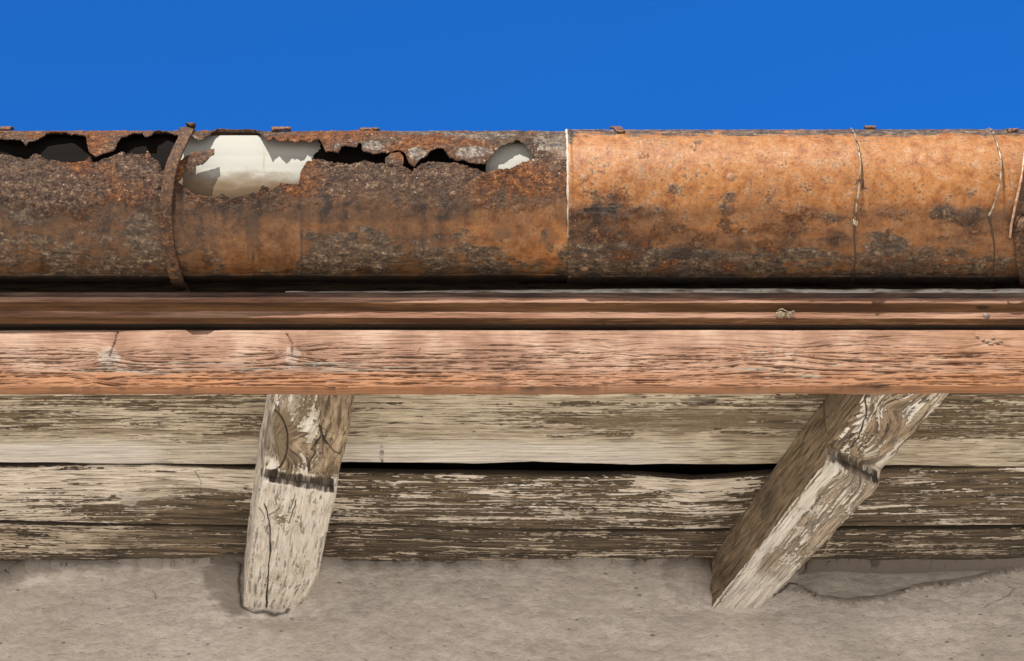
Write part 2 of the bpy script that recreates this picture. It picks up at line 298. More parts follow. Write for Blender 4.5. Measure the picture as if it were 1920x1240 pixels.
# ------------------------------------------------------------------ soffit boards
M_sof1 = mat_peel('flaking_cream_board', [(.08, .055, .032), (.17, .122, .070), (.28, .21, .13)], [(.66, .585, .455), (.46, .395, .29)], peel=(14, 70), seed=1.)
M_sof2 = mat_peel('flaking_brown_board', [(.045, .033, .022), (.13, .095, .056), (.23, .172, .105)], [(.86, .79, .69), (.68, .60, .49)], peel=(12, 60), seed=4.)
M_sof3 = mat_peel('dark_flaking_board', [(.035, .027, .019), (.10, .076, .050), (.19, .145, .098)], [(.72, .63, .51), (.5, .42, .32)], peel=(11, 60), seed=7.)
nS = np.array([0, -SL, 1.])/math.hypot(1, SL); dS = (1.737-SL*2.4)/math.hypot(1, SL)
def ypix_to_Y(py): return 1.185/0+0 if False else (1.737-SL*2.4)/(np.tan(TH+np.arctan((620-np.asarray(py, float))/FPX))-SL)
def board(name, mat, top, bot, seed, knots, mfun, label, nv=210, lift=0., cup=.0, Yend=None, ygrid=None):
    """top/bot: polylines (px,py) of the near and far edges of the board as they lie on the sloping soffit"""
    tp = hit_pl(np.array([q[0] for q in top]), np.array([q[1] for q in top]), nS, dS); bp = hit_pl(np.array([q[0] for q in bot]), np.array([q[1] for q in bot]), nS, dS)
    xs = np.r_[np.linspace(-1.9, -.85, 50)[:-1], np.linspace(-.85, .85, 1300), np.linspace(.85, 1.9, 50)[1:]]
    Y0 = np.interp(xs, tp[:, 0], tp[:, 1])+.0015*fbm(xs*12, xs*0+seed, 5, seed); Y1 = np.interp(xs, bp[:, 0], bp[:, 1])+.0022*fbm(xs*10, xs*0+seed+7, 6, seed)
    if Yend: Y0 = np.full_like(xs, Yend)
    v = np.linspace(0, 1, nv); Xg, Vg = np.meshgrid(xs, v, indexing='ij'); Yg = Y0[:, None]+(Y1-Y0)[:, None]*Vg
    w_ = (Y1-Y0)[:, None]; de = np.minimum(Vg*w_, (1-Vg)*w_)
    P = np.stack([Xg, Yg, soffit_z(Yg)], -1); px, py = proj(P)
    uu = Xg.copy(); vv = Yg-Y0[:, None]
    kn = np.zeros_like(Xg)
    for (kx, ky, kr, ka) in knots:                                  # grain bends round the knots
        kp = hit_pl(kx, ky, nS, dS); dx = (Xg-kp[0]); dy = (Yg-kp[1]); r2 = (dx/(kr*2.6))**2+(dy/kr)**2
        vv = vv+np.sign(dy)*kr*.7*np.exp(-r2*.5)*(1-np.exp(-np.abs(dy)/kr*4)); g = np.exp(-((dx/kr/1.3)**2+(dy/kr*1.3)**2)*1.4); kn = np.maximum(kn, g*ka)
    h = .0016*fbm(uu*3, vv*70, 4, seed)+.0008*fbm(uu*9, vv*420, 4, seed+3)-(.0035 if seed < 5 else .0018 if seed < 10 else .0008)*np.exp(-de/.004)+cup*np.sin(Vg*np.pi)+.002*fbm(uu*5, vv*9, 3, seed+5)+.0016*kn*(1+fbm(uu*60, vv*120, 3, seed))
    m = mfun(px, py, Xg, Yg, Vg, de, kn)
    P[..., 2] -= h+lift
    e0 = P[:, :1].copy(); e0[..., 2] += .012; e0[..., 1] += .004; e1 = P[:, -1:].copy(); e1[..., 2] += .022
    P = np.concatenate([e0, P, e1], 1); UV = np.stack([uu+seed*3.3, vv+seed], -1); UV = np.concatenate([UV[:, :1]-[0, .02], UV, UV[:, -1:]+[0, .02]], 1)
    m = np.concatenate([m[:, :1], m, m[:, -1:]], 1); m[:, 0] = m[:, -1] = (.0, 0, 0, 1.)  # board sides painted black for the shade in the gaps
    o = mesh_grids(name, [dict(P=P, uv=UV, m=m, flip=True)], mat)
    return tag(o, label, 'board', 'soffit boards under the eaves')
def bm1(px, py, X, Y, V, de, kn):
    m = np.zeros(X.shape+(4,))
    L = 1-ss(440, 560, px)
    white = ss(815, 842, py+6*fbm(px*.006, py*.01, 3, 2))*(1-.55*ss(250, 330, px)*L)
    R_ = .56+.24*fbm(px*.004, py*.02, 3, 5)+.40*white-.06*L*(py < 800)
    R_ += .12*ss(560, 700, px)*(1-ss(950, 1150, px))
    R_ -= .30*blob(px, py, 150, 873, 60, 10, .6, 3)+.35*blob(px, py, 300, 870, 25, 7, .6, 4)+.4*blob(px, py, 1500, 862, 60, 7, .6, 6)
    R_ += .15*ss(1600, 1680, px)*ss(820, 840, py)-.12*ss(1600, 1800, px)*(1-ss(815, 835, py))
    m[..., 0] = R_
    m[..., 2] = white*(.95*L+.85*(1-L)*(1-ss(1150, 1420, px)))
    m[..., 1] = .55*np.exp(-((py-812-8*fbm(px*.005, px*0, 3, 3))/9)**2)*(px < 520)+.25*ss(300, 480, px)*(px < 520)*(py > 815)+.22*(px > 640)*(py < 830)+.45*blob(px, py, 1250, 790, 140, 26, .6, 9)+.3*blob(px, py, 900, 810, 260, 10, .6, 12)+.35*blob(px, py, 1450, 800, 160, 40, .6, 9)
    m[..., 3] = np.clip(.75*kn+.22*fbm(px*.005, py*.03, 4, 47)+.12*(py < 800)*(px < 500)+.5*blob(px, py, 1310, 752, 42, 9, .3, 2)+.4*blob(px, py, 1220, 788, 50, 5, .6, 5)+.55*blob(px, py, 716, 850, 6, 18, .9, 4)+.4*blob(px, py, 718, 818, 11, 6, .9, 5)+.2*blob(px, py, 1000, 838, 120, 12, .7, 8)+.35*blob(px, py, 770, 792, 40, 5, .3, 8)+.6*ss(.003, .0, de), 0, 1)
    return m
board('soffit_board', M_sof1, [(-700, 700), (2700, 700)], [(-700, 868), (0, 870), (490, 874), (680, 868), (900, 872), (1000, 868), (1200, 874), (1450, 872), (1700, 876), (2700, 882)], 2, [(300, 783, .012, .6), (728, 792, .012, .8)], bm1,
      'cream painted soffit board just behind the pink fascia, its lower edge bleached white', Yend=2.42, nv=240)
def bm2(px, py, X, Y, V, de, kn):
    m = np.zeros(X.shape+(4,)); L = 1-ss(430, 640, px)
    m[..., 0] = .455+.20*fbm(px*.007, py*.03, 4, 8)+.22*L*ss(960, 890, py)+.12*blob(px, py, 60, 970, 120, 20, .5, 2)-.14*blob(px, py, 380, 950, 110, 40, .8, 3)+.15*blob(px, py, 1300, 905, 130, 25, .6, 5)-.05*(px > 1600)
    m[..., 1] = .18+.35*blob(px, py, 330, 935, 110, 40, .8, 6)+.2*blob(px, py, 900, 930, 200, 30, .8, 7)+.25*(px > 1640)
    m[..., 2] = .75*blob(px, py, 243, 928, 19, 13, .8, 1)
    m[..., 3] = np.clip(.22*ss(.004, .0, de)+.62*kn*(px > 500)+.30*fbm(px*.006, py*.03, 4, 41)+.1*(py > 955)+.55*np.exp(-(polydist(px, py, [(368, 880), (378, 900), (372, 930), (374, 965)], 5, 3)/1.6)**2)+.25*blob(px, py, 1000, 960, 500, 10, .6, 4), 0, 1)
    return m
board('soffit_board', M_sof2, [(-700, 876), (0, 876), (300, 872), (480, 880), (650, 888), (1200, 893), (1300, 900), (1450, 890), (1700, 880), (1900, 876), (2700, 890)], [(-700, 972), (0, 974), (480, 984), (640, 979), (1000, 990), (1350, 990), (1600, 985), (1920, 982), (2700, 980)], 6,
      [(240, 928, .016, .3), (990, 930, .018, .9), (1810, 895, .02, .9)], bm2, 'flaking brown soffit board below the open black gap, with a round pale knot at left', nv=170, lift=.003, cup=.004)
def bm3(px, py, X, Y, V, de, kn):
    m = np.zeros(X.shape+(4,))
    m[..., 0] = .41+.18*fbm(px*.007, py*.03, 4, 14)+.15*(1-ss(100, 500, px))*(py < 1020)
    m[..., 1] = .25+.3*blob(px, py, 300, 1010, 160, 30, .6, 6)
    m[..., 3] = np.clip(.12*ss(.003, 0, de)+.5*ss(1022, 1052, py)+.4*kn+.3*(px > 1560)+.3*fbm(px*.006, py*.03, 4, 43), 0, 1)  # darker towards the wall
    return m
board('soffit_board', M_sof3, [(-700, 976), (0, 978), (480, 988), (640, 980), (1000, 992), (1350, 994), (1600, 990), (1920, 987), (2700, 985)], [(-700, 1110), (2700, 1110)], 11,
      [(285, 1015, .016, .4)], bm3, 'dark narrow soffit board lying lowest against the plaster wall', nv=150, lift=.005, cup=.005)

# roof deck over the boards
t = NT('old_roof_planks', .9); M_deck = t.fin(t.ramp(t.noise(t.map(t.obj, (2, 40, 40)), 1, 5, .6), [(.3, (.012, .008, .006)), (.7, (.04, .028, .02))]))
def boxmesh(name, pts8, mat, parent=None):
    me = bpy.data.meshes.new(name); me.from_pydata([(p[0], p[1], p[2]+ZO) for p in pts8], [], [(0, 3, 2, 1), (4, 5, 6, 7), (0, 1, 5, 4), (1, 2, 6, 5), (2, 3, 7, 6), (3, 0, 4, 7)]); return link(name, me, mat, parent)
ya, yb = 2.50, 4.6; za, zb = soffit_z(ya)+.045, soffit_z(yb)+.045
tag(boxmesh('roof_deck', [(-2.4, ya, za), (2.4, ya, za), (2.4, yb, zb), (-2.4, yb, zb), (-2.4, ya, za+.05), (2.4, ya, za+.05), (2.4, yb, zb+.05), (-2.4, yb, zb+.05)], M_deck), 'dark planked roof deck glimpsed through the gap between the soffit boards', 'roof')
# batten that shows in the gap
tag(boxmesh('roof_batten', [(hit_pl(835, 880, nS, dS)[0], 2.83, soffit_z(2.83)+.028), (hit_pl(870, 880, nS, dS)[0], 2.83, soffit_z(2.83)+.028), (hit_pl(870, 880, nS, dS)[0], 2.95, soffit_z(2.95)+.028), (hit_pl(835, 880, nS, dS)[0], 2.95, soffit_z(2.95)+.028)]+
    [(hit_pl(835, 880, nS, dS)[0], 2.83, soffit_z(2.83)+.044), (hit_pl(870, 880, nS, dS)[0], 2.83, soffit_z(2.83)+.044), (hit_pl(870, 880, nS, dS)[0], 2.95, soffit_z(2.95)+.044), (hit_pl(835, 880, nS, dS)[0], 2.95, soffit_z(2.95)+.044)], M_deck), 'short brown batten seen inside the black gap above the soffit boards', 'batten')

# ------------------------------------------------------------------ rafters
nU = nS; dU = (1.652-SL*2.4)/math.hypot(1, SL)
M_raf = mat_peel('weathered_rafter_timber', [(.10, .072, .045), (.29, .215, .135), (.50, .395, .27)], [(.84, .80, .73), (.66, .60, .51)], peel=(12, 50), fine=(18, 210), seed=2.)
def rafter(name, el, er, ul, wane, step_l, step_r, mfun, knots, seed, label, drop, grain=0.):
    """el/er: pixel polylines of the lower left and right arrises, near end first; ul: widening of the upper body at left/right in metres"""
    A = hit_pl(np.array([q[0] for q in el]), np.array([q[1] for q in el]), nU, dU); B = hit_pl(np.array([q[0] for q in er]), np.array([q[1] for q in er]), nU, dU)
    Ys = np.r_[np.linspace(2.3985, 3.32, 640), np.linspace(3.32, 3.5, 12)[1:]]
    def ex(Q):
        f = lambda Y: np.interp(Y, Q[:, 1], Q[:, 0])+np.where(Y > Q[-1, 1], (Y-Q[-1, 1])*(Q[-1, 0]-Q[0, 0])/(Q[-1, 1]-Q[0, 1]), 0)+np.where(Y < Q[0, 1], (Y-Q[0, 1])*(Q[-1, 0]-Q[0, 0])/(Q[-1, 1]-Q[0, 1]), 0)
        return f(Ys)
    xl, xr = ex(A), ex(B); L = Ys-Ys[0]
    sl = hit_pl(*step_l, nU, dU)[1]; sr = hit_pl(*step_r, nU, dU)[1]; xsl = hit_pl(*step_l, nU, dU)[0]; xsr = hit_pl(*step_r, nU, dU)[0]
    nb, nsd = 170, 90
    H = .083; rows = []; UV = []; isb = []
    W = wane(Ys)
    def corner(a, b, c_, r, k=10):  # not used
        return None
    # perimeter: up the left side (top->bottom), across the bottom, up the right side, across the top
    s1 = np.linspace(0, 1, nsd)[:-1]; s2 = np.linspace(0, 1, nb); s3 = np.linspace(0, 1, nsd)[1:]
    P = []
    lw = xr-xl
    Xp = np.concatenate([xl[:, None]+0*s1[None]-ul[0]*(1-s1[None]), xl[:, None]+(lw-W)[:, None]*s2[None], (xr-W)[:, None]+(W+ul[1])[:, None]*np.minimum(1, s3[None]*2.2)], 1)
    hv = np.concatenate([(1-s1)[None]+0*xl[:, None], 0*s2[None]+0*xl[:, None], s3[None]+0*xl[:, None]], 1)   # 0 at the underside, 1 at the top
    Yp = np.repeat(Ys[:, None], Xp.shape[1], 1)
    fb = np.concatenate([np.zeros(len(s1)), np.ones(nb), np.zeros(len(s3))])[None]+0*Xp
    per = np.concatenate([s1*H, H+s2*.085, H+.085+s3*H])[None]+0*Xp
    # distance to arrises, to round them
    da = np.concatenate([(1-s1)*H, np.minimum(s2, 1-s2)*.085, s3*H])[None]+0*Xp
    rnd = .0040*np.exp(-da/.0035)*(1+1.3*fbm(Yp*28, Xp*0+seed, 5, seed))+.004*np.exp(-da/.006)*np.clip(fbm(Yp*40, Xp*20, 4, seed+9)-.25, 0, 1)*3
    Zp = under_z(Yp)+hv*H
    P = np.stack([Xp, Yp, Zp], -1); px, py = proj(P)
    stepY = np.interp(Xp, sorted([xsl, xsr]), [sl, sr] if xsl < xsr else [sr, sl])+.0050*fbm(Xp*26, Xp*0, 5, seed, .6)
    st = ss(0, .013, Yp-stepY-.003*fbm(Xp*90, Yp*30, 3, seed+4))                                  # inner part stands lower than the outer by `drop`
    groove = np.exp(-((Yp-stepY-.006)/(.0075*(1+.5*fbm(Xp*45, Xp*0+9, 4, seed))))**4)*(.92+.25*fbm(Xp*60, Yp*160, 4, seed+1))
    Zp2 = Zp+(1-hv)*(drop*.5*(1-st)-drop*.5*st)+.003*np.exp(-((Yp-stepY+.003)/.004)**2)*(1-hv)
    uu = Yp+0*Xp; vv = per+grain*(Xp-.5*(xl+xr)[:, None])*(Yp > stepY)*1.; kn = np.zeros_like(Xp)
    vv = vv+seed
    vv = vv+np.where(st > .5, .31, 0)
    for (kx, ky, kr, ka) in knots:
        kp = hit_pl(kx, ky, nU, dU); dx = Xp-kp[0]; dy = Yp-kp[1]; r = np.sqrt(dx**2+(dy*.75)**2)/kr
        vv = vv+kr*1.1*np.exp(-r*r*.6)*np.sign(dx)*(1-np.exp(-np.abs(dx)/kr*3))*fb; kn = np.maximum(kn, ka*np.exp(-r*r)*fb)
    h = .0011*fbm(uu*4, vv*80, 4, seed)+.0007*fbm(uu*14, vv*420, 4, seed+2)+.003*fbm(uu*6, vv*12, 3, seed+3)
    m = mfun(px, py, fb, hv, st, groove, kn)
    P = np.stack([Xp, Yp, Zp2], -1); N = normals(P); sgn = -1. if N[300, len(s1)+nb//2, 2] > 0 else 1.
    P = P+N*sgn*(h-rnd-.0012*kn*0)[..., None]
    cr = m[..., 3]*0+mfun.cracks(px, py, fb) if hasattr(mfun, 'cracks') else 0*px
    P = P-N*sgn*(cr*.003)[..., None]; m[..., 3] = np.clip(m[..., 3]+cr, 0, 1)
    UV = np.stack([uu+seed*2, vv], -1)
    # close the top
    P = np.concatenate([P, P[:, :1]], 1); UV = np.concatenate([UV, UV[:, -1:]+[0, .08]], 1); m = np.concatenate([m, m[:, :1]], 1)
    o = mesh_grids(name, [dict(P=P, uv=UV, m=m, flip=sgn > 0)], M_raf)
    return tag(o, label, 'rafter', 'rafter tails under the eaves')
def rm1(px, py, fb, hv, st, gr, kn):
    m = np.zeros(px.shape+(4,)); n = fbm(px*.02, py*.012, 4, 3)
    m[..., 0] = np.where(st > .5, .70+.30*n, .46+.35*n)+.25*(1-ss(500, 520, px))*(py < 900)-.15*(px > 600)*(py < 900)
    m[..., 2] = .55*st*(.7+.6*n)+.3*blob(px, py, 535, 765, 12, 22, .4, 2)
    m[..., 1] = .50*(1-st)*blob(px, py, 520, 830, 32, 55, .3, 4)+.35*blob(px, py, 575, 775, 50, 35, .5, 4)*(1-st)+.2*(1-st)+.55*(1-fb)*st*.3
    m[..., 3] = np.clip(.62*ss(.25, .9, gr)*fb*(1+.6*n)+.4*blob(px, py, 605, 838, 24, 10, .6, 6)+.35*blob(px, py, 590, 865, 30, 8, .6, 6)+.25*blob(px, py, 480, 1110, 40, 50, .7, 7), 0, 1)
    m[..., 3] = np.clip(m[..., 3], 0, .9); return m
def c1(px, py, fb):
    r = np.hypot((px-505)/34, (py-838)/58); ring = np.exp(-((r-1)/.045)**2)*(px > 505)*ss(.0, .3, fbm(px*.01, py*.01, 2, 3)+.6)
    d = polydist(px, py, [(496, 938), (506, 970), (508, 1020), (503, 1070), (500, 1140)], 4, 2)
    d2 = polydist(px, py, [(556, 930), (548, 955), (540, 975)], 4, 3); d3 = polydist(px, py, [(520, 812), (560, 806), (610, 816), (650, 830)], 10, 4); d4 = polydist(px, py, [(575, 900), (590, 850), (604, 800)], 7, 4)
    d5 = polydist(px, py, [(512, 930), (520, 955), (535, 990)], 6, 7)
    d6 = polydist(px, py, [(600, 810), (612, 838), (622, 850), (640, 862)], 12, 8)
    return np.clip(ring+np.exp(-(d/1.3)**2)+.8*np.exp(-(d2/1.1)**2)+.7*np.exp(-(d3/1.2)**2)+.7*np.exp(-(d4/1.1)**2)+.6*np.exp(-(d5/1.)**2)+.8*np.exp(-(d6/2.)**2), 0, 1)*fb
rm1.cracks = c1
rafter('rafter', [(513, 745), (505, 790), (492, 885), (478, 960), (455, 1142)], [(668, 745), (655, 820), (632, 915), (613, 1000), (601, 1060), (592, 1142)], (.004, .0),
       lambda Y: np.interp(Y, [2.4, 3.10, 3.16, 3.32], [0, .0, .006, .034]), (490, 888), (632, 912), rm1, [(512, 838, .030, .5), (500, 960, .013, .15)], 3,
       'pale peeling rafter tail standing almost upright, left of the other', .016)
def rm2(px, py, fb, hv, st, gr, kn):
    m = np.zeros(px.shape+(4,)); n = fbm(px*.02, py*.012, 4, 6)
    # distance from the left arris measured across the underside
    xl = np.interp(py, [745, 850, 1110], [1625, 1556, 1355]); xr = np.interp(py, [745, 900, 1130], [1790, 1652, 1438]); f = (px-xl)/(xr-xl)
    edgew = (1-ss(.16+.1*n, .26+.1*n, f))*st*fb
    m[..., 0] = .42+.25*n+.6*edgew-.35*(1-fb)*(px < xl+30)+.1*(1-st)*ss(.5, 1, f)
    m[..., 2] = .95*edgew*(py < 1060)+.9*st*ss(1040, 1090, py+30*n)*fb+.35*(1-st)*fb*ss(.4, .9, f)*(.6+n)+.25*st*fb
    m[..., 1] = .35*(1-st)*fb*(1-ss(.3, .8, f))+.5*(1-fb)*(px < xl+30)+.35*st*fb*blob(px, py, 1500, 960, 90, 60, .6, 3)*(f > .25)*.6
    m[..., 3] = np.clip(.62*ss(.25, .9, gr)*fb*(1+.6*n)+.40*(1-fb)*(px < xl+30)*(.8+1.3*n)+.5*blob(px, py, 1690, 820, 14, 14, .6, 4)*0.6, 0, .9)  # notch and left flank coloured darker
    return m
def c2(px, py, fb):
    d = polydist(px, py, [(1622, 760), (1626, 790), (1612, 830), (1598, 850)], 4, 2); d2 = polydist(px, py, [(1555, 935), (1520, 945), (1500, 968), (1470, 1000), (1420, 1050), (1380, 1080)], 6, 3)
    d3 = polydist(px, py, [(1625, 800), (1640, 790), (1660, 800)], 3, 4)
    return np.clip(np.exp(-(d/1.6)**2)+.5*np.exp(-(d2/1.2)**2), 0, 1)*fb
rm2.cracks = c2
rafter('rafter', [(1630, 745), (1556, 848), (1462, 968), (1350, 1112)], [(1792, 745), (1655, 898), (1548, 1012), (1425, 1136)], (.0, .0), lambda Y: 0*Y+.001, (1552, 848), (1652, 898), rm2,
       [(1640, 775, .028, .1), (1600, 880, .02, .0)], 8, 'slanting rafter tail at right with a long white paint streak and dark brown flank', .018, grain=.35)

# ------------------------------------------------------------------ fascia board (pink paint, deep open grain)
t = NT('salmon_paint_on_open_grain', .8); R, G, B, A = t.msk()
g = t.noise(t.map(t.uv, (12, 290, 1)), 1, 2.5, .6); g2 = t.noise(t.map(t.uv, (5, 60, 1)), 1, 6, .6); g3 = t.noise(t.uv, 14, 5, .6)
pc = t.ramp(g3, [(.38, (.255, .138, .085)), (.5, (.345, .200, .132)), (.62, (.44, .295, .21))])
pc = t.mix(t.math('MULTIPLY', G, .9), pc, t.ramp(g2, [(.3, (.30, .12, .045)), (.7, (.40, .19, .085))]))
wc = t.ramp(g, [(.3, (.10, .065, .04)), (.7, (.33, .27, .21))])
pe = t.step(t.math('ADD', t.math('ADD', t.math('MULTIPLY', g2, .45), t.math('MULTIPLY', g, .55)), t.math('MULTIPLY', t.math('SUBTRACT', R, .5), .8)), .47, .52)
col = t.mix(pe, pc, wc)
dk = t.step(g, .36, .28); dk = t.step(g, .50, .42); col = t.mix(t.math('MULTIPLY', dk, .46), col, (.14, .068, .04))
col = t.mix(B, col, (.50, .42, .36)); col = t.mix(A, col, (.065, .034, .022))
M_pink = t.fin(col, t.bump(g, .0006, .9, t.bump(g2, .0006, .5)), .8)

zt, zb_ = 1.7322, 1.6452
v = np.r_[np.linspace(0, 1, 190)]
Xg, Vg = np.meshgrid(XS, v, indexing='ij'); Zg = zt+(zb_-zt)*Vg+.0000*Xg
Zg = Zg+Vg*(.0025*np.clip(Xg+.1, 0, 2))*1.
P = np.stack([Xg, np.full_like(Xg, YF), Zg], -1); px, py = proj(P)
uu, vv = Xg.copy(), Zg.copy(); kn = np.zeros_like(Xg)
for kx, ky, kr, ka in [(205, 665, .012, .9), (548, 660, .011, 1.), (180, 715, .009, 1.), (1410, 668, .012, .5), (1490, 662, .014, .6), (1620, 645, .007, .7), (1150, 660, .008, .4), (320, 634, .006, .5), (1860, 636, .01, .4), (785, 655, .003, .8)]:
    kp = hit_y(kx, ky, YF); dx = Xg-kp[0]-(Zg-kp[2])*.25; dy = Zg-kp[2]; r2 = (dx/(kr*1.9))**2+(dy/(kr*1.3))**2
    vv = vv+np.sign(dy)*kr*.7*np.exp(-r2*.6)*(1-np.exp(-np.abs(dy)/kr*3)); kn = np.maximum(kn, ka*np.exp(-((dx/kr/.55)**2+(dy/kr/1.2)**2)))
amp = .22+.95*ss(632, 675, py)*(1-ss(724, 731, py))+.45*fbm(Xg*6, Zg*30, 3, 3)
gr = .8*fbm(uu*9, vv*330, 3, 2, .6)+.3*fbm(uu*70, vv*260, 3, 12); gr2 = fbm(uu*26, vv*620, 2, 9)
gh = -np.clip(-gr-.02, 0, 1)*.0062-np.clip(-gr2, 0, 1)*.0016
h = gh*np.clip(amp, .1, 2)+.0012*fbm(uu*5, vv*40, 4, 5)+kn*.0018*(1+1.2*fbm(Xg*130, Zg*180, 3, 4))+.0004*fbm(Xg*200, Zg*300, 3, 6)*np.clip(amp, 0, 1)
h -= .003*np.exp(-(polydist(px, py, [(222, 622), (218, 640), (206, 668)], 4, 1)/1.4)**2)+.003*np.exp(-(polydist(px, py, [(537, 625), (549, 645), (548, 668)], 4, 1)/1.4)**2)
h -= .006*ss(731, 746, py)**1.5+.004*np.exp(-(zt-Zg)/.0016)
P[..., 1] -= h
m = np.zeros(P.shape[:2]+(4,))
m[..., 0] = .20+.10*ss(655, 685, py)*(1-ss(700, 720, py))+.10*fbm(px*.004, py*.02, 3, 2)+.12*ss(1150, 1500, px)*ss(645, 700, py)+.4*ss(727, 735, py)*ss(650, 1100, px)
m[..., 0] += .22*blob(px, py, 400, 690, 400, 12, .8, 7)+.25*blob(px, py, 205, 672, 24, 12, .4, 3)
m[..., 1] = ss(690, 706, py+6*fbm(px*.01, px*0, 3, 2))*(1-.5*ss(700, 1100, px))+.5*ss(1000, 1500, px)*(py > 650)*.5+.35*ss(1500, 1900, px)
m[..., 2] = .5*blob(px, py, 205, 668, 20, 16, .5, 2)+.45*blob(px, py, 548, 668, 14, 20, .5, 2)+.3*blob(px, py, 1440, 668, 60, 16, .5, 2)*(fbm(px*.05, py*.1, 3, 2) > .1)
m[..., 3] = np.clip(.50*ss(.10, .30, -gr)*np.clip(amp, 0, 1.2)+.5*ss(.15, .45, -gr2)*np.clip(amp, 0, 1.)+.45*np.exp(-(polydist(px, py, [(222, 622), (218, 640), (206, 668)], 9, 1)/1.)**2)+.45*np.exp(-(polydist(px, py, [(537, 625), (549, 645), (548, 668)], 4, 1)/1.)**2), 0, 1)
back = np.stack([P[:, -1:, 0], P[:, -1:, 1]+.017+.0*Xg[:, :1], P[:, -1:, 2]+.001], -1); back2 = back.copy(); back2[..., 2] += .11
tpb = P[:, :1]+np.array([0, .014, .0005]); P = np.concatenate([tpb, P, back, back2], 1); UV = np.stack([uu, vv], -1); UV = np.concatenate([UV[:, :1]+[0, .01], UV, UV[:, -1:]-[0, .02], UV[:, -1:]-[0, .13]], 1)
mbk = m[:, -1:].copy(); mbk[..., 0] = .18+.2*ss(650, 1100, px[:, -1:]); mbk[..., 1] = .95; mbk[..., 3] = 0; m = np.concatenate([m[:, :1], m, mbk, mbk], 1)
tag(mesh_grids('fascia_board', [dict(P=P, uv=UV, m=m)], M_pink), 'wide salmon pink fascia board with open wood grain and knots, sunlit, below the moulding', 'board')

# ------------------------------------------------------------------ stepped cornice moulding above it
t = NT('pink_moulding_shaded_brown', .75); R, G, B, A = t.msk()
g = t.noise(t.map(t.uv, (12, 330, 1)), 1, 4, .7); g2 = t.noise(t.map(t.uv, (4, 60, 1)), 1, 6, .65)
pc = t.mix(t.step(g2, .42, .58), (.27, .14, .09), (.42, .25, .175))
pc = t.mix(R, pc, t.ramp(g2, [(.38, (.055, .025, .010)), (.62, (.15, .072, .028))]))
chip = t.step(t.math('ADD', t.math('ADD', t.math('MULTIPLY', g, .4), t.math('MULTIPLY', g2, .6)), t.math('MULTIPLY', t.math('SUBTRACT', G, .5), .8)), .5, .54)
col = t.mix(chip, pc, t.mix(g, (.14, .10, .07), (.50, .43, .35))); col = t.mix(B, col, (.040, .031, .030)); col = t.mix(A, col, (.02, .014, .01))
M_mould = t.fin(t.mix(t.math('MULTIPLY', t.step(g, .50, .42), .45), col, (.05, .026, .017)), t.bump(g, .0010, 1., t.bump(g2, .0008, .6)), .9); t.b.inputs['Specular IOR Level'].default_value = .2
def prof_pts():
    # (Y,Z) from the shelf behind the gutter down to the fascia; the flag marks chamfers facing down
    return [(2.470, 1.7785, 2), (2.3685, 1.7785, 2), (2.366, 1.776, 0), (2.366, 1.7610, 0), (2.3668, 1.7598, 1), (2.3735, 1.7545, 1), (2.3742, 1.7535, 0), (2.3742, 1.7437, 0), (2.3750, 1.7427, 1), (2.3802, 1.7372, 1), (2.3812, 1.7366, 3), (2.3885, 1.7366, 3), (2.3885, 1.700, 3)]
pp = prof_pts(); ny = [4, 4, 26, 5, 22, 4, 20, 5, 20, 4, 4, 4]; rows = []; fl = []
for (a, b, k) in zip(pp[:-1], pp[1:], ny):
    for j in range(k): rows.append((a[0]+(b[0]-a[0])*j/k, a[1]+(b[1]-a[1])*j/k)); fl.append(max(a[2], b[2]) if a[2] != b[2] else a[2])
rows.append(pp[-1][:2]); fl.append(3); rows = np.array(rows); fl = np.array(fl); arc = np.r_[0, np.cumsum(np.hypot(*np.diff(rows, axis=0).T))]
Xg, I = np.meshgrid(XS, np.arange(len(rows)), indexing='ij'); Yg, Zg = rows[I, 0], rows[I, 1]; F_ = fl[I]; Ag = arc[I]
P = np.stack([Xg, Yg, Zg+.0022*fbm(Xg*2.2, Xg*0+1, 3, 6)*0-.0008*np.sin(Xg*2.4)], -1); px, py = proj(P)
h = .0009*fbm(Xg*5, Ag*130, 5, 4)+.0007*fbm(Xg*40, Ag*300, 4, 7)+.0008*fbm(Xg*18, Xg*0+F_, 4, 3)
chipl = np.clip(fbm(Xg*30, Xg*0+np.round(Zg*60), 5, 21)-.28, 0, 1); h = h-chipl*.003*(F_ != 2)
P[..., 1] -= h; P[..., 2] -= h*.4
m = np.zeros(P.shape[:2]+(4,)); m[..., 0] = np.where(F_ == 1, .95, .15)  # R colours the downward chamfers dark brown, painting in their shade
m[..., 1] = .14+.25*fbm(px*.01, Ag*200, 4, 9)+.22*ss(900, 1400, px)*(F_ == 0)+.25*(F_ == 2)
m[..., 2] = .9*(Zg > 1.7685)*(.8+.5*fbm(px*.01, py*.05, 3, 2))  # top strip darkened in colour for the gutter's shadow
m[..., 3] = np.clip(1.*(F_ == 3)+1.*(F_==1)*(Zg<1.7382)+.9*(F_ == 2)*(Yg > 2.372)*.8+.8*blob(px, py, 1842, 577, 14, 4, .2, 2), 0, 1)  # recess and shelf painted black as shade; the blob is a knot hole
mo = mesh_grids('cornice_moulding', [dict(P=P, uv=np.stack([Xg, Ag], -1), m=m)], M_mould)
tag(mo, 'stepped pink cornice moulding, its shade painted brown, running under the rusty gutter', 'moulding')
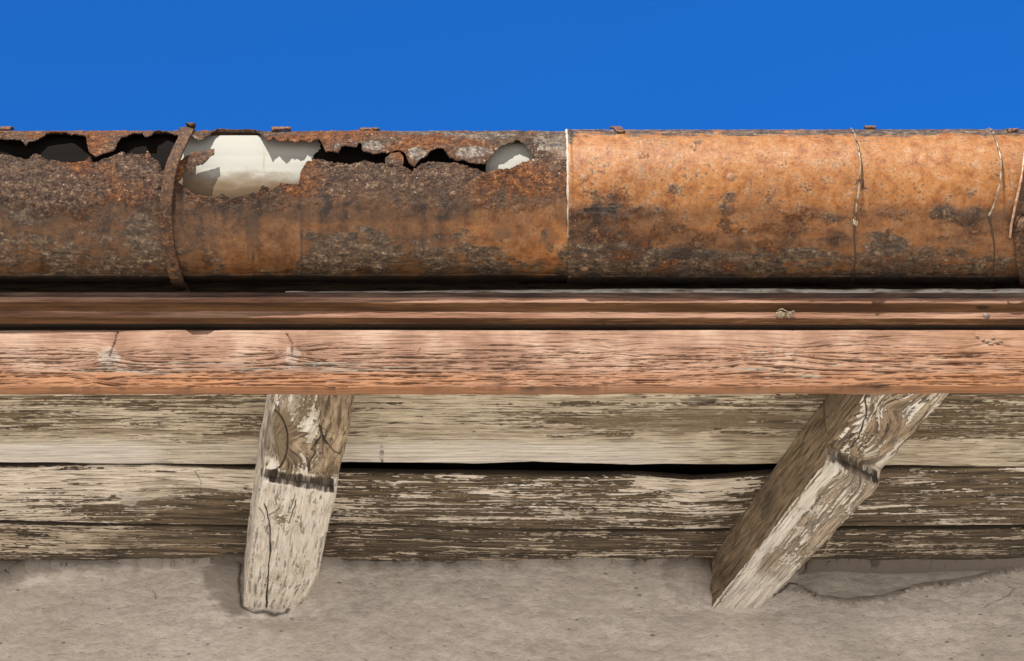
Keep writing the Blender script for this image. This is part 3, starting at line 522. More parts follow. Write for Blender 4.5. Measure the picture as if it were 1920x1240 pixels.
# board behind the gutter
M_back = mat_peel('dark_back_board', [(.04, .028, .018), (.08, .055, .035), (.12, .08, .05)], [(.20, .14, .09), (.14, .09, .06)], seed=5.)
xs = np.linspace(-1.7, 1.7, 60); Xg, Zg = np.meshgrid(xs, np.linspace(1.775, 1.93, 10), indexing='ij')
tag(mesh_grids('gutter_back_board', [dict(P=np.stack([Xg, np.full_like(Xg, 2.468)+.001*fbm(Xg*9, Zg*30, 3, 2), Zg], -1), uv=np.stack([Xg, Zg], -1), m=np.zeros(Xg.shape+(4,)))], M_back, solid=-.02), 'dark board in deep shade behind and below the gutter', 'board')
# pale metal flashing lip on the shelf
t = NT('pale_weathered_zinc', .6); R, G, B, A = t.msk()
n = t.noise(t.map(t.uv, (25, 160, 1)), 1, 6, .65); n_ = t.noise(t.map(t.uv, (60, 90, 1)), 1, 5, .6)
c = t.mix(t.step(n, .45, .62), (.52, .49, .43), (.16, .11, .075)); c = t.mix(t.step(n_, .62, .70), c, (.30, .13, .045))
M_zinc = t.fin(c, t.bump(n, .001, .6), .6, .1)
xs = np.r_[np.linspace(-.28, .72, 700), np.linspace(.73, 1.7, 30)]; k = np.arange(9)
Xg, K = np.meshgrid(xs, k, indexing='ij'); wave = .0008*fbm(Xg*20, Xg*0, 4, 3); tp = ss(-.28, .2, Xg)
Yp = 2.3715+np.array([-.001, -.0015, -.001, .0, .004, .012, .025, .045, .07])[K]-wave; Zp = 1.7805+np.array([-.0015, .001, .004, .0062, .0066, .0068, .007, .0072, .0074])[K]*(.35+.65*tp)+wave
tag(mesh_grids('flashing_strip', [dict(P=np.stack([Xg, Yp, Zp], -1), uv=np.stack([Xg, K*.003], -1))], M_zinc, solid=.0008), 'thin pale zinc flashing lip between gutter and moulding', 'flashing')

# ------------------------------------------------------------------ gutters
RG = .0942; E_RIM = 42.0
def gd(X): return .019*(1-ss(-.66, -.02, X))
def gcen(X): d = gd(np.asarray(X, float)); return 2.360-.78*d, 1.9080-.63*d
def hit_g(px, py, R=RG):
    r = ray(px, py); px = np.asarray(px, float); X = (px-960)/FPX*2.98; dis = None
    for _ in range(3):
        cy, cz = gcen(X); a = r[..., 1]**2+r[..., 2]**2; b = r[..., 1]*cy+r[..., 2]*cz; c = cy*cy+cz*cz-R*R
        dis = np.sqrt(np.maximum(b*b-a*c, 0)); tt = (b-dis)/a; X = r[..., 0]*tt
    Y = r[..., 1]*tt; Z = r[..., 2]*tt
    return X, np.degrees(np.arctan2(Z-cz, -(Y-cy)))
def gpos(X, e, R): cy, cz = gcen(X); e = np.radians(e); return np.stack([X+0*e, cy-R*np.cos(e), cz+R*np.sin(e)], -1)

t = NT('rusted_painted_gutter_metal', .7); R, G, B, A = t.msk()
n0 = t.noise(t.uv, 9, 5, .6); n1 = t.noise(t.uv, 55, 8, .7); n2 = t.noise(t.uv, 260, 5, .65); n3 = t.math('ADD', t.math('MULTIPLY', t.noise(t.map(t.uv, (30, 70, 1)), 1, 8, .72, .3), .55), t.math('MULTIPLY', t.noise(t.map(t.uv, (95, 160, 1), (3, 0, 0)), 1, 6, .7, .2), .45)); nst = t.noise(t.map(t.uv, (70, 9, 1)), 1, 4, .6)
org = t.ramp(n1, [(.38, (.22, .070, .012)), (.46, (.35, .130, .028)), (.55, (.41, .180, .055)), (.69, (.54, .32, .18))])
org = t.mix(t.math('MULTIPLY', t.step(nst, .5, .72), .35), org, (.34, .135, .04))
brn = t.ramp(t.math('ADD', t.math('MULTIPLY', n1, .6), t.math('MULTIPLY', nst, .4)), [(.40, (.026, .014, .009)), (.475, (.085, .040, .017)), (.54, (.17, .078, .028)), (.60, (.27, .13, .05)), (.66, (.42, .28, .17))])
col = t.mix(B, brn, org)
# dark pin rust and soot spots
sp = t.step(t.math('ADD', t.math('ADD', t.math('MULTIPLY', n2, .6), t.math('MULTIPLY', n1, .4)), t.math('MULTIPLY', t.math('SUBTRACT', n0, .5), .25)), .53, .575); col = t.mix(t.math('MULTIPLY', sp, .55), col, (.13, .075, .045))
sp2 = t.step(t.math('ADD', t.noise(t.uv, 200, 2, .5), t.math('MULTIPLY', t.math('SUBTRACT', t.noise(t.uv, 14, 3, .6), .5), .35)), .64, .69); col = t.mix(t.math('MULTIPLY', sp2, .75), col, (.07, .045, .032))
# grey / pale lichen film
lm = t.step(t.math('ADD', n3, t.math('MULTIPLY', t.math('SUBTRACT', G, .5), .42)), .455, .555)
n5 = t.noise(t.map(t.uv, (75, 100, 1), (7, 0, 0)), 1, 7, .78); lc = t.ramp(t.math('ADD', t.math('MULTIPLY', n2, .35), t.math('MULTIPLY', n5, .65)), [(.40, (.022, .016, .012)), (.47, (.065, .043, .028)), (.53, (.14, .095, .060)), (.58, (.25, .18, .12)), (.65, (.50, .40, .29))])
col = t.mix(lm, col, lc)
drip = t.step(t.math('ADD', nst, t.math('MULTIPLY', t.math('SUBTRACT', n1, .5), .4)), .50, .64); col = t.mix(t.math('MULTIPLY', drip, t.math('SUBTRACT', .5, t.math('MULTIPLY', B, .42))), col, (.045, .024, .013))
# crust
cm = t.step(t.math('ADD', t.math('ADD', t.math('MULTIPLY', n1, .7), t.math('MULTIPLY', n2, .3)), t.math('MULTIPLY', t.math('SUBTRACT', R, .5), .75)), .44, .60)
v1 = t.noise(t.uv, 330, 4, .7); v2 = t.noise(t.uv, 120, 4, .6); crm = t.math('ADD', t.math('ADD', t.math('MULTIPLY', v1, .45), t.math('MULTIPLY', v2, .35)), t.math('MULTIPLY', n1, .25))
cc = t.ramp(crm, [(.39, (.012, .008, .007)), (.47, (.045, .024, .017)), (.54, (.105, .060, .037)), (.60, (.20, .125, .075)), (.65, (.48, .39, .30))])
cc2 = t.mix(t.step(n0, .45, .6), cc, t.ramp(crm, [(.39, (.020, .010, .008)), (.49, (.085, .030, .012)), (.57, (.23, .078, .017)), (.63, (.33, .16, .055)), (.67, (.58, .46, .34))]))
col = t.mix(cm, col, cc2)
fl_ = t.step(t.noise(t.uv, 340, 2, .5), .70, .74); col = t.mix(t.math('MULTIPLY', t.math('MULTIPLY', fl_, t.math('ADD', t.math('MULTIPLY', R, .9), .1)), .9), col, (.68, .60, .50))
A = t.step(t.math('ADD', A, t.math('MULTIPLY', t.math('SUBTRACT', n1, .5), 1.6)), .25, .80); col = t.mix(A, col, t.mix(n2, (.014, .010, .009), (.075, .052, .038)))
nb = t.bump(n1, .0006, .4); hb = t.math('MULTIPLY', v1, t.math('ADD', t.math('MULTIPLY', cm, .85), .12)); nb = t.bump(hb, .0030, .9, nb); nb = t.bump(lm, .0003, .5, nb)
M_gut = t.fin(col, nb, t.math('ADD', .52, t.math('MULTIPLY', cm, .35)), 0.)

TOP = [(-40, 262), (0, 262), (15, 264), (40, 272), (50, 280), (56, 270), (67, 264), (87, 256), (133, 254), (150, 260), (162, 264), (164, 277), (169, 290), (180, 299), (197, 292), (217, 286), (221, 273), (230, 263), (247, 257), (267, 256), (272, 262), (285, 262), (289, 256), (310, 252), (322, 254), (345, 264), (356, 259), (372, 266), (388, 259), (400, 251), (424, 246), (470, 247), (484, 250), (493, 259), (502, 270), (514, 264), (526, 273), (541, 266), (556, 271), (570, 264), (583, 270), (600, 270), (605, 277), (611, 291), (635, 292), (641, 280), (670, 278), (676, 267), (681, 285), (703, 292), (727, 288), (750, 282), (759, 290), (767, 310), (777, 314), (790, 300), (802, 297), (807, 287), (827, 285), (837, 292), (843, 298), (867, 305), (893, 313), (907, 313), (922, 300), (928, 285), (953, 275), (967, 270), (985, 276), (994, 286), (999, 297)]
BOT = [(-40, 292), (0, 290), (27, 295), (50, 300), (67, 291), (90, 302), (133, 307), (158, 302), (167, 295), (174, 307), (200, 300), (233, 288), (253, 292), (272, 292), (277, 283), (283, 297), (297, 303), (303, 320), (320, 332), (338, 345), (350, 355), (367, 367), (400, 372), (417, 363), (433, 372), (467, 363), (486, 362), (491, 348), (510, 357), (527, 343), (562, 347), (567, 317), (577, 303), (597, 300), (617, 307), (657, 310), (673, 308), (683, 302), (703, 308), (727, 310), (747, 310), (760, 315), (773, 322), (790, 309), (807, 305), (837, 307), (860, 309), (877, 314), (897, 320), (913, 327), (927, 320), (953, 320), (970, 310), (990, 302), (999, 297)]
def toe(pts, X):
    x, e = hit_g(np.array([p[0] for p in pts], float), np.array([p[1] for p in pts], float)); x = np.maximum.accumulate(x+np.arange(len(x))*1e-6); return np.interp(X, x, e)
xj = float(hit_g(1066, 300)[0])
Xl = np.r_[np.linspace(-1.7, -.70, 60)[:-1], np.linspace(-.70, xj+.012, 1500)]
eT, eB = toe(TOP, Xl), toe(BOT, Xl)
x_end = float(hit_g(999, 297)[0]); x_beg = float(hit_g(-40, 280)[0])
gap = (Xl < x_end)
rag = .9*fbm(Xl*70, Xl*0+1, 5, 3, .62); rag2 = 1.6*fbm(Xl*80, Xl*0+5, 5, 8, .65)
thin = ss(340, 322, 960+FPX*Xl/2.98)+ss(478, 492, 960+FPX*Xl/2.98)
teeth = 5*np.clip(fbm(Xl*130, Xl*0+2, 4, 51)-.15, 0, 1)*ss(484, 500, 960+FPX*Xl/2.98)*(1-ss(585, 600, 960+FPX*Xl/2.98)); eT = np.where(gap, eT+rag*np.clip(thin, .15, 1)-teeth, eT); eB = np.where(gap, np.minimum(eB+rag2, eT-.4), eT)
eT = np.minimum(eT, E_RIM-1.2); eB = np.where(gap, eB, eT)
def gmask(px, py, e, right):
    m = np.zeros(px.shape+(4,)); n = fbm(px*.006, py*.012, 4, 31); n2 = fbm(px*.02, py*.03, 4, 33)
    m[..., 1] = .08+.36*ss(395, 470, py+60*n)*(1-.45*ss(520, 545, py))+.45*n2*ss(390, 440, py)
    if not right:
        m[..., 2] = .0+.22*blob(px, py, 740, 428, 190, 16, .6, 3)+.20*n+.26*blob(px, py, 490, 470, 100, 60, .9, 4)+.5*blob(px, py, 960, 440, 110, 60, .5, 7)+.45*ss(940, 1060, px)*ss(360, 400, py)
        m[..., 1] += .15*(px < 330)*(py > 380)+.35*blob(px, py, 640, 470, 100, 45, .7, 12)+.5*blob(px, py, 50, 402, 46, 18, .6, 14)-.45*blob(px, py, 490, 450, 90, 70, .5, 13)+.3*blob(px, py, 270, 440, 40, 50, .5, 13)-.35*blob(px, py, 990, 430, 90, 50, .5, 3)+.25*blob(px, py, 860, 478, 120, 18, .7, 23)
        band = 1-ss(10, 190, py-330+60*n)
        m[..., 0] = .86*(1-ss(325, 375, py+40*n2))+.50*(1-ss(365, 425, py+50*n))*ss(325, 375, py+40*n2)+.22*n2+.12*(py > 425)
        m[..., 0] = np.clip(m[..., 0], 0, 1)*(1-.75*ss(1005, 1060, px+20*n2)*(py < 300))+.25*(px < 330)*(py < 440)
        pale = blob(px, py, 795, 250, 60, 5, .5, 2)+blob(px, py, 905, 256, 70, 10, .5, 5)+blob(px, py, 700, 276, 22, 10, .3, 6)+blob(px, py, 782, 290, 20, 13, .3, 7)+blob(px, py, 885, 288, 40, 12, .4, 8)+blob(px, py, 1030, 265, 30, 22, .5, 9)+.8*blob(px, py, 180, 282, 0.1, .1)+blob(px, py, 632, 278, 8, 6, .3, 1)
        m[..., 1] = np.where(py < 305, .05, m[..., 1])+1.1*np.clip(pale, 0, 1)+.35*ss(1030, 1062, px)*(.7+n2); m[..., 0] -= .75*np.clip(pale, 0, 1)
        m[..., 2] += .7*(px < 325)*(py < 262)*.9; m[..., 0] -= .45*(px < 325)*(py < 258)
        m[..., 3] = np.clip(.50*blob(px, py, 472, 420, 15, 75, .9, 5)+.42*blob(px, py, 940, 437, 22, 18, .8, 6)+.5*blob(px, py, 1028, 445, 20, 28, .8, 7)+.35*blob(px, py, 130, 400, 130, 22, .8, 3)+.8*blob(px, py, 566, 430, 4, 90, .3, 4)*.6+.9*ss(500, 526, py+10*n2), 0, .92)  # stains; the last term paints contact shade along the gutter's underside
        for cr in ([(700, 487), (760, 491), (840, 488), (900, 496), (990, 500)], [(40, 470), (90, 478), (150, 474)], [(820, 505), (900, 503), (960, 508)]):
            m[..., 3] = np.maximum(m[..., 3], .9*np.exp(-(polydist(px, py, cr, 8, 4)/1.5)**2))
    else:
        m[..., 2] = 1.0-.70*ss(378, 402, py+14*n2)*(.95+.9*n)-.30*np.clip(n+n2*.6, 0, 1)+.35*blob(px, py, 1450, 420, 130, 26, .7, 3)+.3*blob(px, py, 1720, 430, 120, 30, .7, 4)  # browner lower down: the gutter's unlit half painted into its colour
        m[..., 1] = .0+.45*np.exp(-((px-1068)/9)**2)*(.6+n2)+.10*n2+.58*ss(420, 480, py+36*n)+.42*ss(280, 252, py+10*n2)*(1-.3*ss(515, 540, py))*(.75+.5*n2)+.50*ss(263, 250, py+5*n2)*(.8+.6*n)+.22*blob(px, py, 1130, 440, 80, 70, .6, 2)-.25*blob(px, py, 1500, 455, 160, 22, .5, 3)*1+.55*blob(px, py, 1660, 455, 45, 22, .6, 6)+.5*blob(px, py, 1480, 475, 90, 14, .7, 8)+.22*blob(px, py, 1230, 490, 220, 30, .7, 9)
        m[..., 0] = .22+.42*n2+.20*n+.14*ss(1900, 1100, px)*ss(300, 390, py)+.12*ss(380, 400, py)
        m[..., 3] = np.clip(.52*blob(px, py, 1135, 388, 32, 30, 1.1, 3)+.35*blob(px, py, 1210, 465, 100, 30, .9, 4)+.3*blob(px, py, 1300, 475, 60, 20, .9, 5)+.9*ss(500, 528, py+10*n2)+.28*blob(px, py, 1240, 394, 180, 12, .9, 8)+.2*blob(px, py, 1560, 398, 120, 9, .9, 18)+.15*np.clip(n, 0, 1)*ss(360, 420, py)+.25*blob(px, py, 1600, 470, 7, 60, .3, 8), 0, .92)  # stains, plus contact shade painted dark along the underside
    return m
def ggrid(Xa, e0, e1, nv, R, right, bulge=None, rimrows=False, pw=1.):
    v = np.linspace(0, 1, nv)**pw; Xg = np.repeat(Xa[:, None], nv, 1); E = e0[:, None]+(e1-e0)[:, None]*v[None]
    P = gpos(Xg, E, R); px, py = proj(P); N = P-gpos(Xg, E, R*.5); N /= np.linalg.norm(N, axis=-1, keepdims=True)
    s = np.radians(E)*R
    m = gmask(px, py, E, right)
    cr = np.clip(m[..., 0], 0, 1)
    h = .0022*fbm(Xg*7, s*9, 3, 2)+cr*(.0018*fbm(Xg*120, s*120, 5, 5, .6)+.0010*np.abs(fbm(Xg*60, s*60, 4, 8)))+.0004*fbm(Xg*90, s*150, 4, 9)
    h += .0007*np.clip(m[..., 1], 0, 1)*fbm(Xg*70, s*160, 5, 15, .6)-.0012*(m[..., 3] > .6)*np.clip(m[..., 3]-.6, 0, 1)*2
    if bulge is not None: h = h+bulge(Xg, E, v)
    return dict(P=P+N*(h*(.55 if right else 1.))[..., None], uv=np.stack([Xg, s], -1), m=m)
def lipb(X, E, v):                # the torn upper strip: thick crust, its lower edge curling outwards
    return .0045*np.clip(v[None]**3, 0, 1)*(.6+1.6*fbm(X*30, E*.05, 4, 12))*(X < x_end)+.0016*fbm(X*140, E*.8, 4, 13)*(X < x_end+.02)
def bodb(X, E, v):
    d = np.radians((eB[:, None]-E))*RG; k = np.exp(-d/.010)*(X < x_end)
    return k*(.0035*fbm(X*45, E*.12, 4, 14)+.0022*fbm(X*160, E*1.2, 4, 16))+.0006*np.exp(-((X+.30)/.003)**2)
def rimcurl(Xa, R):               # rolled rim
    a = np.radians(np.linspace(0, 230, 12)); r = .0045; Xg = np.repeat(Xa[:, None], 12, 1)
    base = gpos(Xg, np.full_like(Xg, E_RIM), R); e = math.radians(E_RIM); n = np.array([0, -math.cos(e), math.sin(e)]); tg = np.array([0, math.sin(e), math.cos(e)])
    P = base-n*r+n*(r*np.cos(a))[None, :, None]+tg*(r*np.sin(a))[None, :, None]
    P = P+(n*.0006)*fbm(Xg*60, Xg*0, 4, 3)[..., None]
    px, py = proj(P); m = gmask(px, py+2, Xg*0, R > RG); return dict(P=P[:, ::-1], uv=np.stack([Xg, np.radians(E_RIM)*R+np.tile(a*r, (len(Xa), 1))], -1)[:, ::-1], m=m[:, ::-1])
ones = np.ones_like(Xl)
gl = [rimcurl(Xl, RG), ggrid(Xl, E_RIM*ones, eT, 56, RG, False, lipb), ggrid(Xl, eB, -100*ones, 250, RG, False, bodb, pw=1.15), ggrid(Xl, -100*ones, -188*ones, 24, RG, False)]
# torn shred left hanging beside the strap, shading the white liner
def shred(top, bot, n=70, k=10, lift=.0, tilt=0., seed=1):
    xs_ = np.linspace(top[0][0], top[-1][0], n); yt = np.interp(xs_, [p[0] for p in top], [p[1] for p in top])+1.6*fbm(xs_*.12, xs_*0, 4, seed); yb2 = np.interp(xs_, [p[0] for p in bot], [p[1] for p in bot])+2.5*fbm(xs_*.12, xs_*0+4, 4, seed)
    yb2 = np.maximum(yb2, yt+.6); PY = yt[:, None]+(yb2-yt)[:, None]*np.linspace(0, 1, k)[None]; PX = np.repeat(xs_[:, None], k, 1); X_, E_ = hit_g(PX, PY)
    P = gpos(X_, E_, RG+lift+.0012*fbm(PX*.1, PY*.1, 4, seed)); m = gmask(PX, PY, E_, False); m[..., 0] = .95; return dict(P=P, uv=np.stack([X_, np.radians(E_)*RG], -1), m=m)
gl.append(shred([(318, 318), (345, 296), (362, 286), (385, 283), (402, 279)], [(318, 350), (340, 336), (350, 318), (358, 330), (366, 310), (380, 308), (392, 296), (402, 288)], lift=-.001, seed=3))
gl.append(shred([(722, 296), (735, 287), (750, 286), (757, 296)], [(722, 308), (735, 312), (750, 312), (757, 308)], lift=-.001, seed=6))
old = empty('rusty_gutter', (-.3, 2.36, 1.81)); tag(old, 'old rusted half round gutter torn open along its top, left of the joint', 'gutter')
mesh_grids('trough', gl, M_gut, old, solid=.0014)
# right-hand length, its end lapping over the left one
Xr = np.r_[np.linspace(xj, .74, 1150), np.linspace(.74, 1.7, 60)[1:]]; ones = np.ones_like(Xr); RR = RG+.0022
def endb(X, E, v): return .0016*np.exp(-((X-xj-.002)/.0022)**2)+.0008*np.exp(-((X-float(hit_g(1603, 300)[0]))/.004)**2)*0
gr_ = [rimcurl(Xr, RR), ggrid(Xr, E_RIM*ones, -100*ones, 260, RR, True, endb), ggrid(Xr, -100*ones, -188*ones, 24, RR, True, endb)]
new = empty('orange_gutter', (.4, 2.36, 1.81)); tag(new, 'orange brown painted gutter length, whole and unbroken, right of the joint', 'gutter')
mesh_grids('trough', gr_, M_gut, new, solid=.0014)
# pale solder bead at the joint
t = NT('pale_solder', .7); n = t.noise(t.uv, 300, 5, .6); M_sol = t.fin(t.ramp(n, [(.35, (.30, .20, .13)), (.5, (.62, .54, .44)), (.65, (.80, .74, .66))]), t.bump(n, .001, .8))
e_ = np.linspace(E_RIM, -62, 160); P = gpos(xj-.0010+.0009*fbm(e_*.09, e_*0, 4, 2), e_, RR+.0002); rr = .0018*(1+.8*fbm(e_*.13, e_*0, 4, 4))*(1-.55*ss(-10, -60, e_)[:])
g_ = sweep(P, circ(1, 8)[None]*rr[:, None, None], None, '', cap=True); mesh_grids('solder_seam', [g_], M_sol, new)
t = NT('dull_rivet_metal', .7); n = t.noise(t.obj, 500, 4, .6); M_riv = t.fin(t.ramp(n, [(.35, (.20, .09, .035)), (.6, (.40, .22, .12)), (.7, (.25, .20, .16))]), t.bump(n, .0006, .7))
def disc(px, py, r, R, hgt=.0030, n=20):
    X0, E0 = hit_g(px, py, R); c = gpos(float(X0), float(E0), R); e = math.radians(float(E0)); nn_ = np.array([0, -math.cos(e), math.sin(e)]); a = np.array([1., 0, 0]); b = np.cross(nn_, a)
    prof = [(1.12, -.6), (1.02, .45), (.86, .62), (.5, .95), (0, 1.0)]; th = np.linspace(0, 2*np.pi, n+1)
    return dict(P=np.stack([c+nn_*(k*hgt)+r*q*(np.cos(th)[:, None]*a+np.sin(th)[:, None]*b) for q, k in prof], 1), flip=True)
for (x, y, r) in [(1095, 334, .0052), (1370, 333, .0052), (1096, 503, .0048), (1343, 252, .0045), (1097, 478, .003)]:
    mesh_grids('rivet', [disc(x, y, r, RR)], M_riv, new)

# white inner liner
t = NT('white_painted_liner', .5); n = t.noise(t.uv, 30, 5, .6); n2 = t.noise(t.uv, 200, 5, .65); R, G, B, A = t.msk()
c = t.mix(t.math('MULTIPLY', n, .35), (.45, .445, .41), (.38, .365, .31)); c = t.mix(t.math('MULTIPLY', R, t.step(t.math('ADD', n2, R), .5, 1.1)), c, (.20, .14, .085))
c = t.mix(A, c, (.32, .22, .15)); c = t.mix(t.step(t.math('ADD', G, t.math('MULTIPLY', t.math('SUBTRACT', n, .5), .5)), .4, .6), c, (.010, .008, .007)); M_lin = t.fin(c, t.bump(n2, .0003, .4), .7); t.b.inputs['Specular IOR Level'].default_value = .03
xs = np.r_[np.linspace(-1.7, -.66, 12)[:-1], np.linspace(-.66, .08, 420), np.linspace(.08, 1.7, 12)[1:]]; ev = np.linspace(41, -190, 150); Xg, E = np.meshgrid(xs, ev, indexing='ij'); RI = .0750
RV = np.interp(-E, [-42, -30, -14, 0], [.0900, .0845, .0775, .0750])+.0065*ss(895, 925, 960+FPX*Xg/2.98)*ss(38, 20, E); P = gpos(Xg, E, RV+.0006*fbm(Xg*8, E*.05, 3, 2)); px, py = proj(P)
m = np.zeros(P.shape[:2]+(4,)); pxw = px+34*fbm(px*.03, py*.05, 5, 71, .6); m[..., 1] = (1-ss(330, 342, pxw))+ss(590, 600, pxw)*(1-ss(906, 918, px)); m[..., 0] = 1.1*ss(305, 362, py+22*fbm(px*.02, py*.05, 4, 1)); m[..., 3] = .55*np.exp(-((px-495)/1.4)**2)*ss(270, 300, py)*(1-ss(320, 330, py))+.45*np.exp(-((py-326-.00012*(px-430)**2*-1)/1.)**2)*(px > 400)*(px < 600)  # G paints shadow black on the liner either side of the hole
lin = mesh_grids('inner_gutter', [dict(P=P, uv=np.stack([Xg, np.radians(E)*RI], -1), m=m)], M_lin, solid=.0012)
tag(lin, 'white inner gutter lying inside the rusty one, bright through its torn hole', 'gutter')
# its joint ring
es = np.linspace(40, -120, 90); xq = float(hit_g(495, 300, RI)[0])

# ------------------------------------------------------------------ straps, wires, clips
t = NT('rusty_iron', .8); n = t.noise(t.obj, 120, 7, .7); n2 = t.noise(t.obj, 420, 4, .6)
c = t.ramp(t.math('ADD', t.math('MULTIPLY', n, .6), t.math('MULTIPLY', n2, .4)), [(.38, (.025, .015, .012)), (.47, (.07, .037, .023)), (.54, (.14, .068, .032)), (.60, (.24, .125, .055)), (.67, (.42, .30, .20))])
M_iron = t.fin(c, t.bump(n, .0025, .8, t.bump(n2, .0012, .8)), .8)
def gpath(pts, n, offs):
    q = smoothpath([(a, b, c_) for (a, b), c_ in zip(pts, offs)], n); X_, E_ = hit_g(q[:, 0], q[:, 1]); return gpos(X_, E_, RG+q[:, 2]), E_
P, E_ = gpath([(349, 262), (337, 290), (324, 318), (315, 360), (312, 400), (314, 440), (321, 480), (331, 515), (342, 533)], 90, [.006, .010, .011, .009, .008, .007, .006, .006, .010])
# extend over the rim and under to the wall
X0 = P[0, 0]; hk = [gpos(P[0, 0]-.001, 36, RG+.005), gpos(P[0, 0]-.003, 40, RG+.006), gpos(P[0, 0]-.005, 45, RG+.0035), gpos(P[0, 0]-.006, 47, RG-.003), gpos(P[0, 0]-.006, 44, RG-.008)]
tail = [np.array([P[-1, 0]+.003, 2.41, 1.808]), np.array([P[-1, 0]+.004, 2.45, 1.815])]
path = smoothpath(list(map(list, np.array(hk[::-1])))+[list(p) for p in P[3:]]+[list(p) for p in tail], 170)
wd = np.interp(np.linspace(0, 1, 170), [0, .12, .16, .3, .7, 1], [.0165, .0160, .0135, .0140, .0160, .0165])*(1+.06*fbm(np.linspace(0, 22, 170), np.zeros(170), 4, 3)); rp = rect(1, 1, 6)[None]*np.stack([wd, np.full(170, .0042)], 1)[:, None]
g_ = sweep(path, rp, None, ''); N = normals(g_['P']); g_['P'] = g_['P']+N*(.0007*fbm(g_['P'][..., 2]*200, g_['P'][..., 0]*200, 4, 5))[..., None]
hang = empty('gutter_strap', (float(path[-1][0]), 2.45, 1.81)); tag(hang, 'thick rusty iron strap curving round the torn gutter at left', 'strap', 'straps and wires round the gutter')
mesh_grids('band', [g_], M_iron, hang)
mesh_grids('hook', [sweep([gpos(path[8][0]+.004, 38, RG+.0105), gpos(path[8][0]+.006, 39, RG+.011), gpos(path[8][0]+.007, 42, RG+.009), gpos(path[8][0]+.005, 45, RG+.005), gpos(path[8][0]+.002, 45, RG+.0)], rect(.011, .0035), None, '')], M_iron, hang)
# strap at right edge of the picture
P, E_ = gpath([(1925, 262), (1918, 300), (1911, 340), (1900, 380), (1892, 420), (1891, 440)], 60, [.004, .012, .016, .016, .012, .010])
P2, _ = gpath([(1906, 430), (1912, 470), (1920, 520), (1925, 545)], 40, [.007, .006, .006, .008])
hang2 = empty('gutter_strap', (float(P2[-1][0]), 2.45, 1.81)); tag(hang2, 'dark rusty strap with a curled edge cut off by the right edge of the view', 'strap', 'straps and wires round the gutter')
mesh_grids('band', [sweep(P2+np.array([.004, 0, 0]), rect(.020, .004, 6), None, ''), sweep(P+np.array([.012, 0.004, .003]), rect(.022, .003, 6), None, '')], M_iron, hang2)
t = NT('bright_worn_steel_edge', .45); n = t.noise(t.obj, 160, 5, .6); M_edge = t.fin(t.ramp(n, [(.4, (.35, .18, .10)), (.6, (.62, .42, .30))]), t.bump(n, .001, .5), .5, .3)
mesh_grids('edge_roll', [sweep(P, circ(.0016, 8), None, '')], M_edge, hang2)
mesh_grids('bolt_head', [lump(gpos(float(hit_g(1913, 415)[0]), float(hit_g(1913, 415)[1]), RG+.012), (.0085, .008, .013), 4, .35)], M_iron, hang2)
# wires
t = NT('galvanised_wire', .4); n = t.noise(t.obj, 90, 5, .65); M_wire = t.fin(t.ramp(n, [(.40, (.45, .40, .32)), (.52, (.28, .20, .12)), (.60, (.10, .05, .03))]), None, .45, .35)
t = NT('blackened_wire', .7); M_wired = t.fin((.07, .045, .03), None, .7)
def wire(up, offu, dn, offd, knot, label):
    P, _ = gpath(up, 90, offu); Q, _ = gpath(dn, 70, offd)
    top = smoothpath([list(gpos(P[0, 0]-.003, 52, RG-.010)), list(gpos(P[0, 0]-.002, 50, RG+.003)), list(gpos(P[0, 0]-.0005, 44, RG+.0046))]+[list(p) for p in P[4:]], 110)
    o = empty('gutter_wire', (float(Q[-1][0]), 2.40, 1.81)); tag(o, label, 'wire', 'straps and wires round the gutter')
    mesh_grids('wire_upper', [sweep(top, circ(.00135, 8), None, '')], M_wire, o); mesh_grids('wire_lower', [sweep(Q, circ(.0012, 8), None, '')], M_wired, o)
    if knot:
        X_, E_ = hit_g(*knot); c_ = gpos(float(X_), float(E_), RG+.004); mesh_grids('wire_twist', [lump(c_, (.0032, .003, .006), 3, .4)], M_wire, o)
wire([(1599, 250), (1606, 275), (1612, 310), (1610, 345), (1605, 385), (1602, 412)], [.005, .007, .009, .009, .006, .0045], [(1602, 412), (1601, 440), (1603, 480), (1598, 525)], [.004, .0035, .0032, .0032], (1603, 414), 'pale twisted wire round the orange gutter, nearer the middle of the two wires')
wire([(1859, 250), (1867, 275), (1875, 310), (1873, 345), (1862, 385), (1852, 404)], [.005, .008, .010, .010, .008, .006], [(1852, 404), (1858, 425), (1864, 460), (1862, 505), (1857, 538)], [.005, .0035, .0032, .0032, .0034], None, 'thin wire round the orange gutter nearest the right edge strap')
# small clips bent over the rim
t = NT('flaky_rust_tab', .85); n = t.noise(t.obj, 260, 6, .7); M_tab = t.fin(t.ramp(n, [(.38, (.05, .025, .018)), (.5, (.16, .075, .045)), (.62, (.30, .16, .10)), (.7, (.5, .42, .36))]), t.bump(n, .0015, .8), .85)
def clip(px, wid, ea, eb, tilt, label, off=.0020, th=.0028):
    X0 = (px-960)/FPX*2.98*(1-.0); R_ = RR if px > 1066 else RG; X0 = float(hit_g(px, 252, R_)[0]); s = np.linspace(0, 1, 14)
    P = np.stack([gpos(X0+tilt*(k-.3), (ea-4)+(eb-ea+4)*k, R_+.003+off*math.sin(k*3)) for k in s]); g_ = sweep(P, rect(wid, th, 5), None, ''); g_['P'] = g_['P']+.0005*fbm(g_['P'][..., :1]*300, g_['P'][..., 1:2]*300, 3, px)
    tag(mesh_grids('rim_clip', [g_], M_tab), label, 'clip', 'clips bent over the gutter rim')
clip(6, .014, 58, 40, 0, 'rusty clip on the gutter rim at the left edge of the view', .002)
clip(523, .024, 57, 41, .003, 'curled rusty clip on the rim just right of the torn white opening')
clip(690, .024, 57, 41, .003, 'flat rusty clip on the rim above the pale flaked patches', .001)
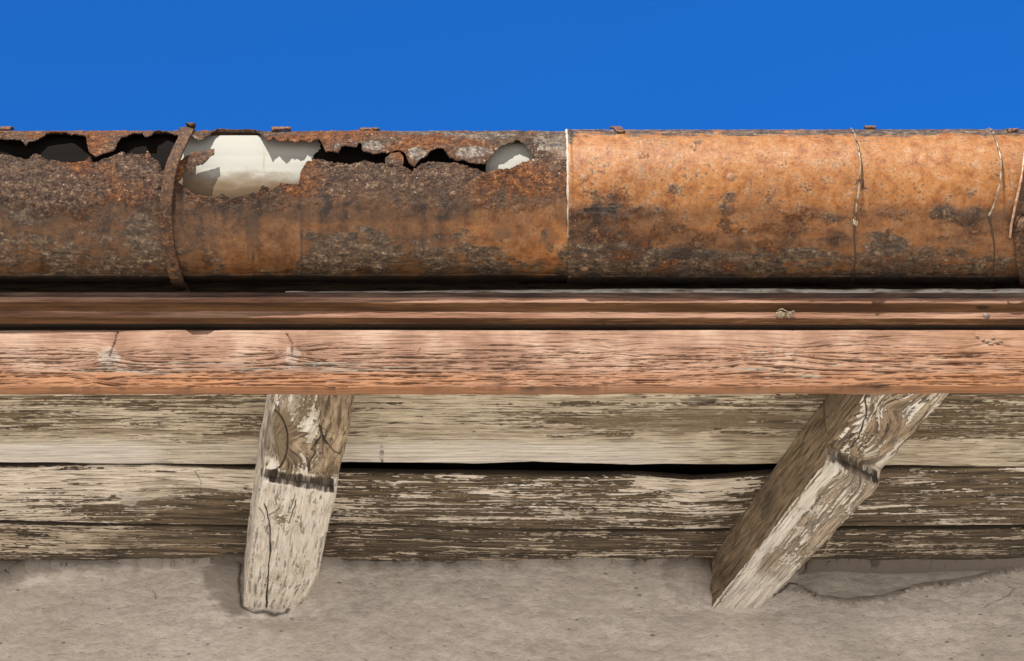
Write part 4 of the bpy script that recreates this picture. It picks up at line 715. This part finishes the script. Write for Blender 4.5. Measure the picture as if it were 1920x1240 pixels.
clip(1156, .010, 56, 29, .008, 'narrow slanting brown clip on the rim just right of the joint', .001)
clip(1637, .013, 56, 41, 0, 'small black clip on the rim just right of the first wire', .0015)
clip(1898, .014, 40, 32, .004, 'dark flake standing off the gutter near the right edge strap', .001)

# ------------------------------------------------------------------ small things on the mouldings
t = NT('pale_dry_husk', .9); n = t.noise(t.obj, 500, 5, .6); M_husk = t.fin(t.ramp(n, [(.38, (.20, .14, .08)), (.5, (.36, .29, .20)), (.65, (.50, .44, .34))]), t.bump(n, .001, .8))
c0 = hit_y(1463, 590, 2.371); c1_ = hit_y(1480, 591, 2.371)
hk_ = mesh_grids('cocoon', [lump(c0, (.0052, .004, .0034), 3, .8), lump(c1_, (.0046, .004, .0030), 7, .8), sweep([c0+[-.004, -.003, .003], c0+[.002, -.005, .005], c1_+[-.001, -.004, .001], c1_+[.006, -.003, .004]], circ(.0009, 6), None, '')], M_husk)
tag(hk_, 'small pale dry cocoon stuck on the lower moulding step', 'cocoon')
t = NT('grey_nail_metal', .5); n = t.noise(t.obj, 300, 4, .6); M_nail = t.fin(t.ramp(n, [(.4, (.18, .14, .12)), (.6, (.36, .31, .28))]), None, .5, .3)
tag(mesh_grids('nail', [lump(hit_y(1849, 592, 2.3735), (.0042, .003, .0030), 2, .08)], M_nail), 'round grey nail head in the moulding step at right', 'nail')
fk = []
for i, (x, y) in enumerate([(1832, 630), (1843, 637), (1852, 641), (1862, 634), (1870, 642), (1858, 645), (1877, 639)]):
    fk.append(lump(hit_y(x, y, 2.3785), (.0024+.0005*(i % 3), .0010, .0008+.0003*(i % 2)), i, .6, 12))
tag(mesh_grids('paint_flakes', fk, M_husk, smooth=False), 'cluster of curled pale paint flakes on the pink fascia at right', 'paint flakes', kind='stuff')
sp_ = hit_pl(1545, 1032, nU, dU); 
tag(mesh_grids('wood_splinter', [sweep(smoothpath([hit_pl(1562, 1005, nU, dU)+[-.004, 0, -.002], hit_pl(1556, 1012, nU, dU)+[-.003, 0, -.006], hit_pl(1548, 1024, nU, dU)+[0, 0, -.008], hit_pl(1541, 1036, nU, dU)+[0, 0, -.006]], 24), circ(.0007, 6), None, '')], M_husk), 'thin pale splinter hanging from the slanting rafter', 'splinter')
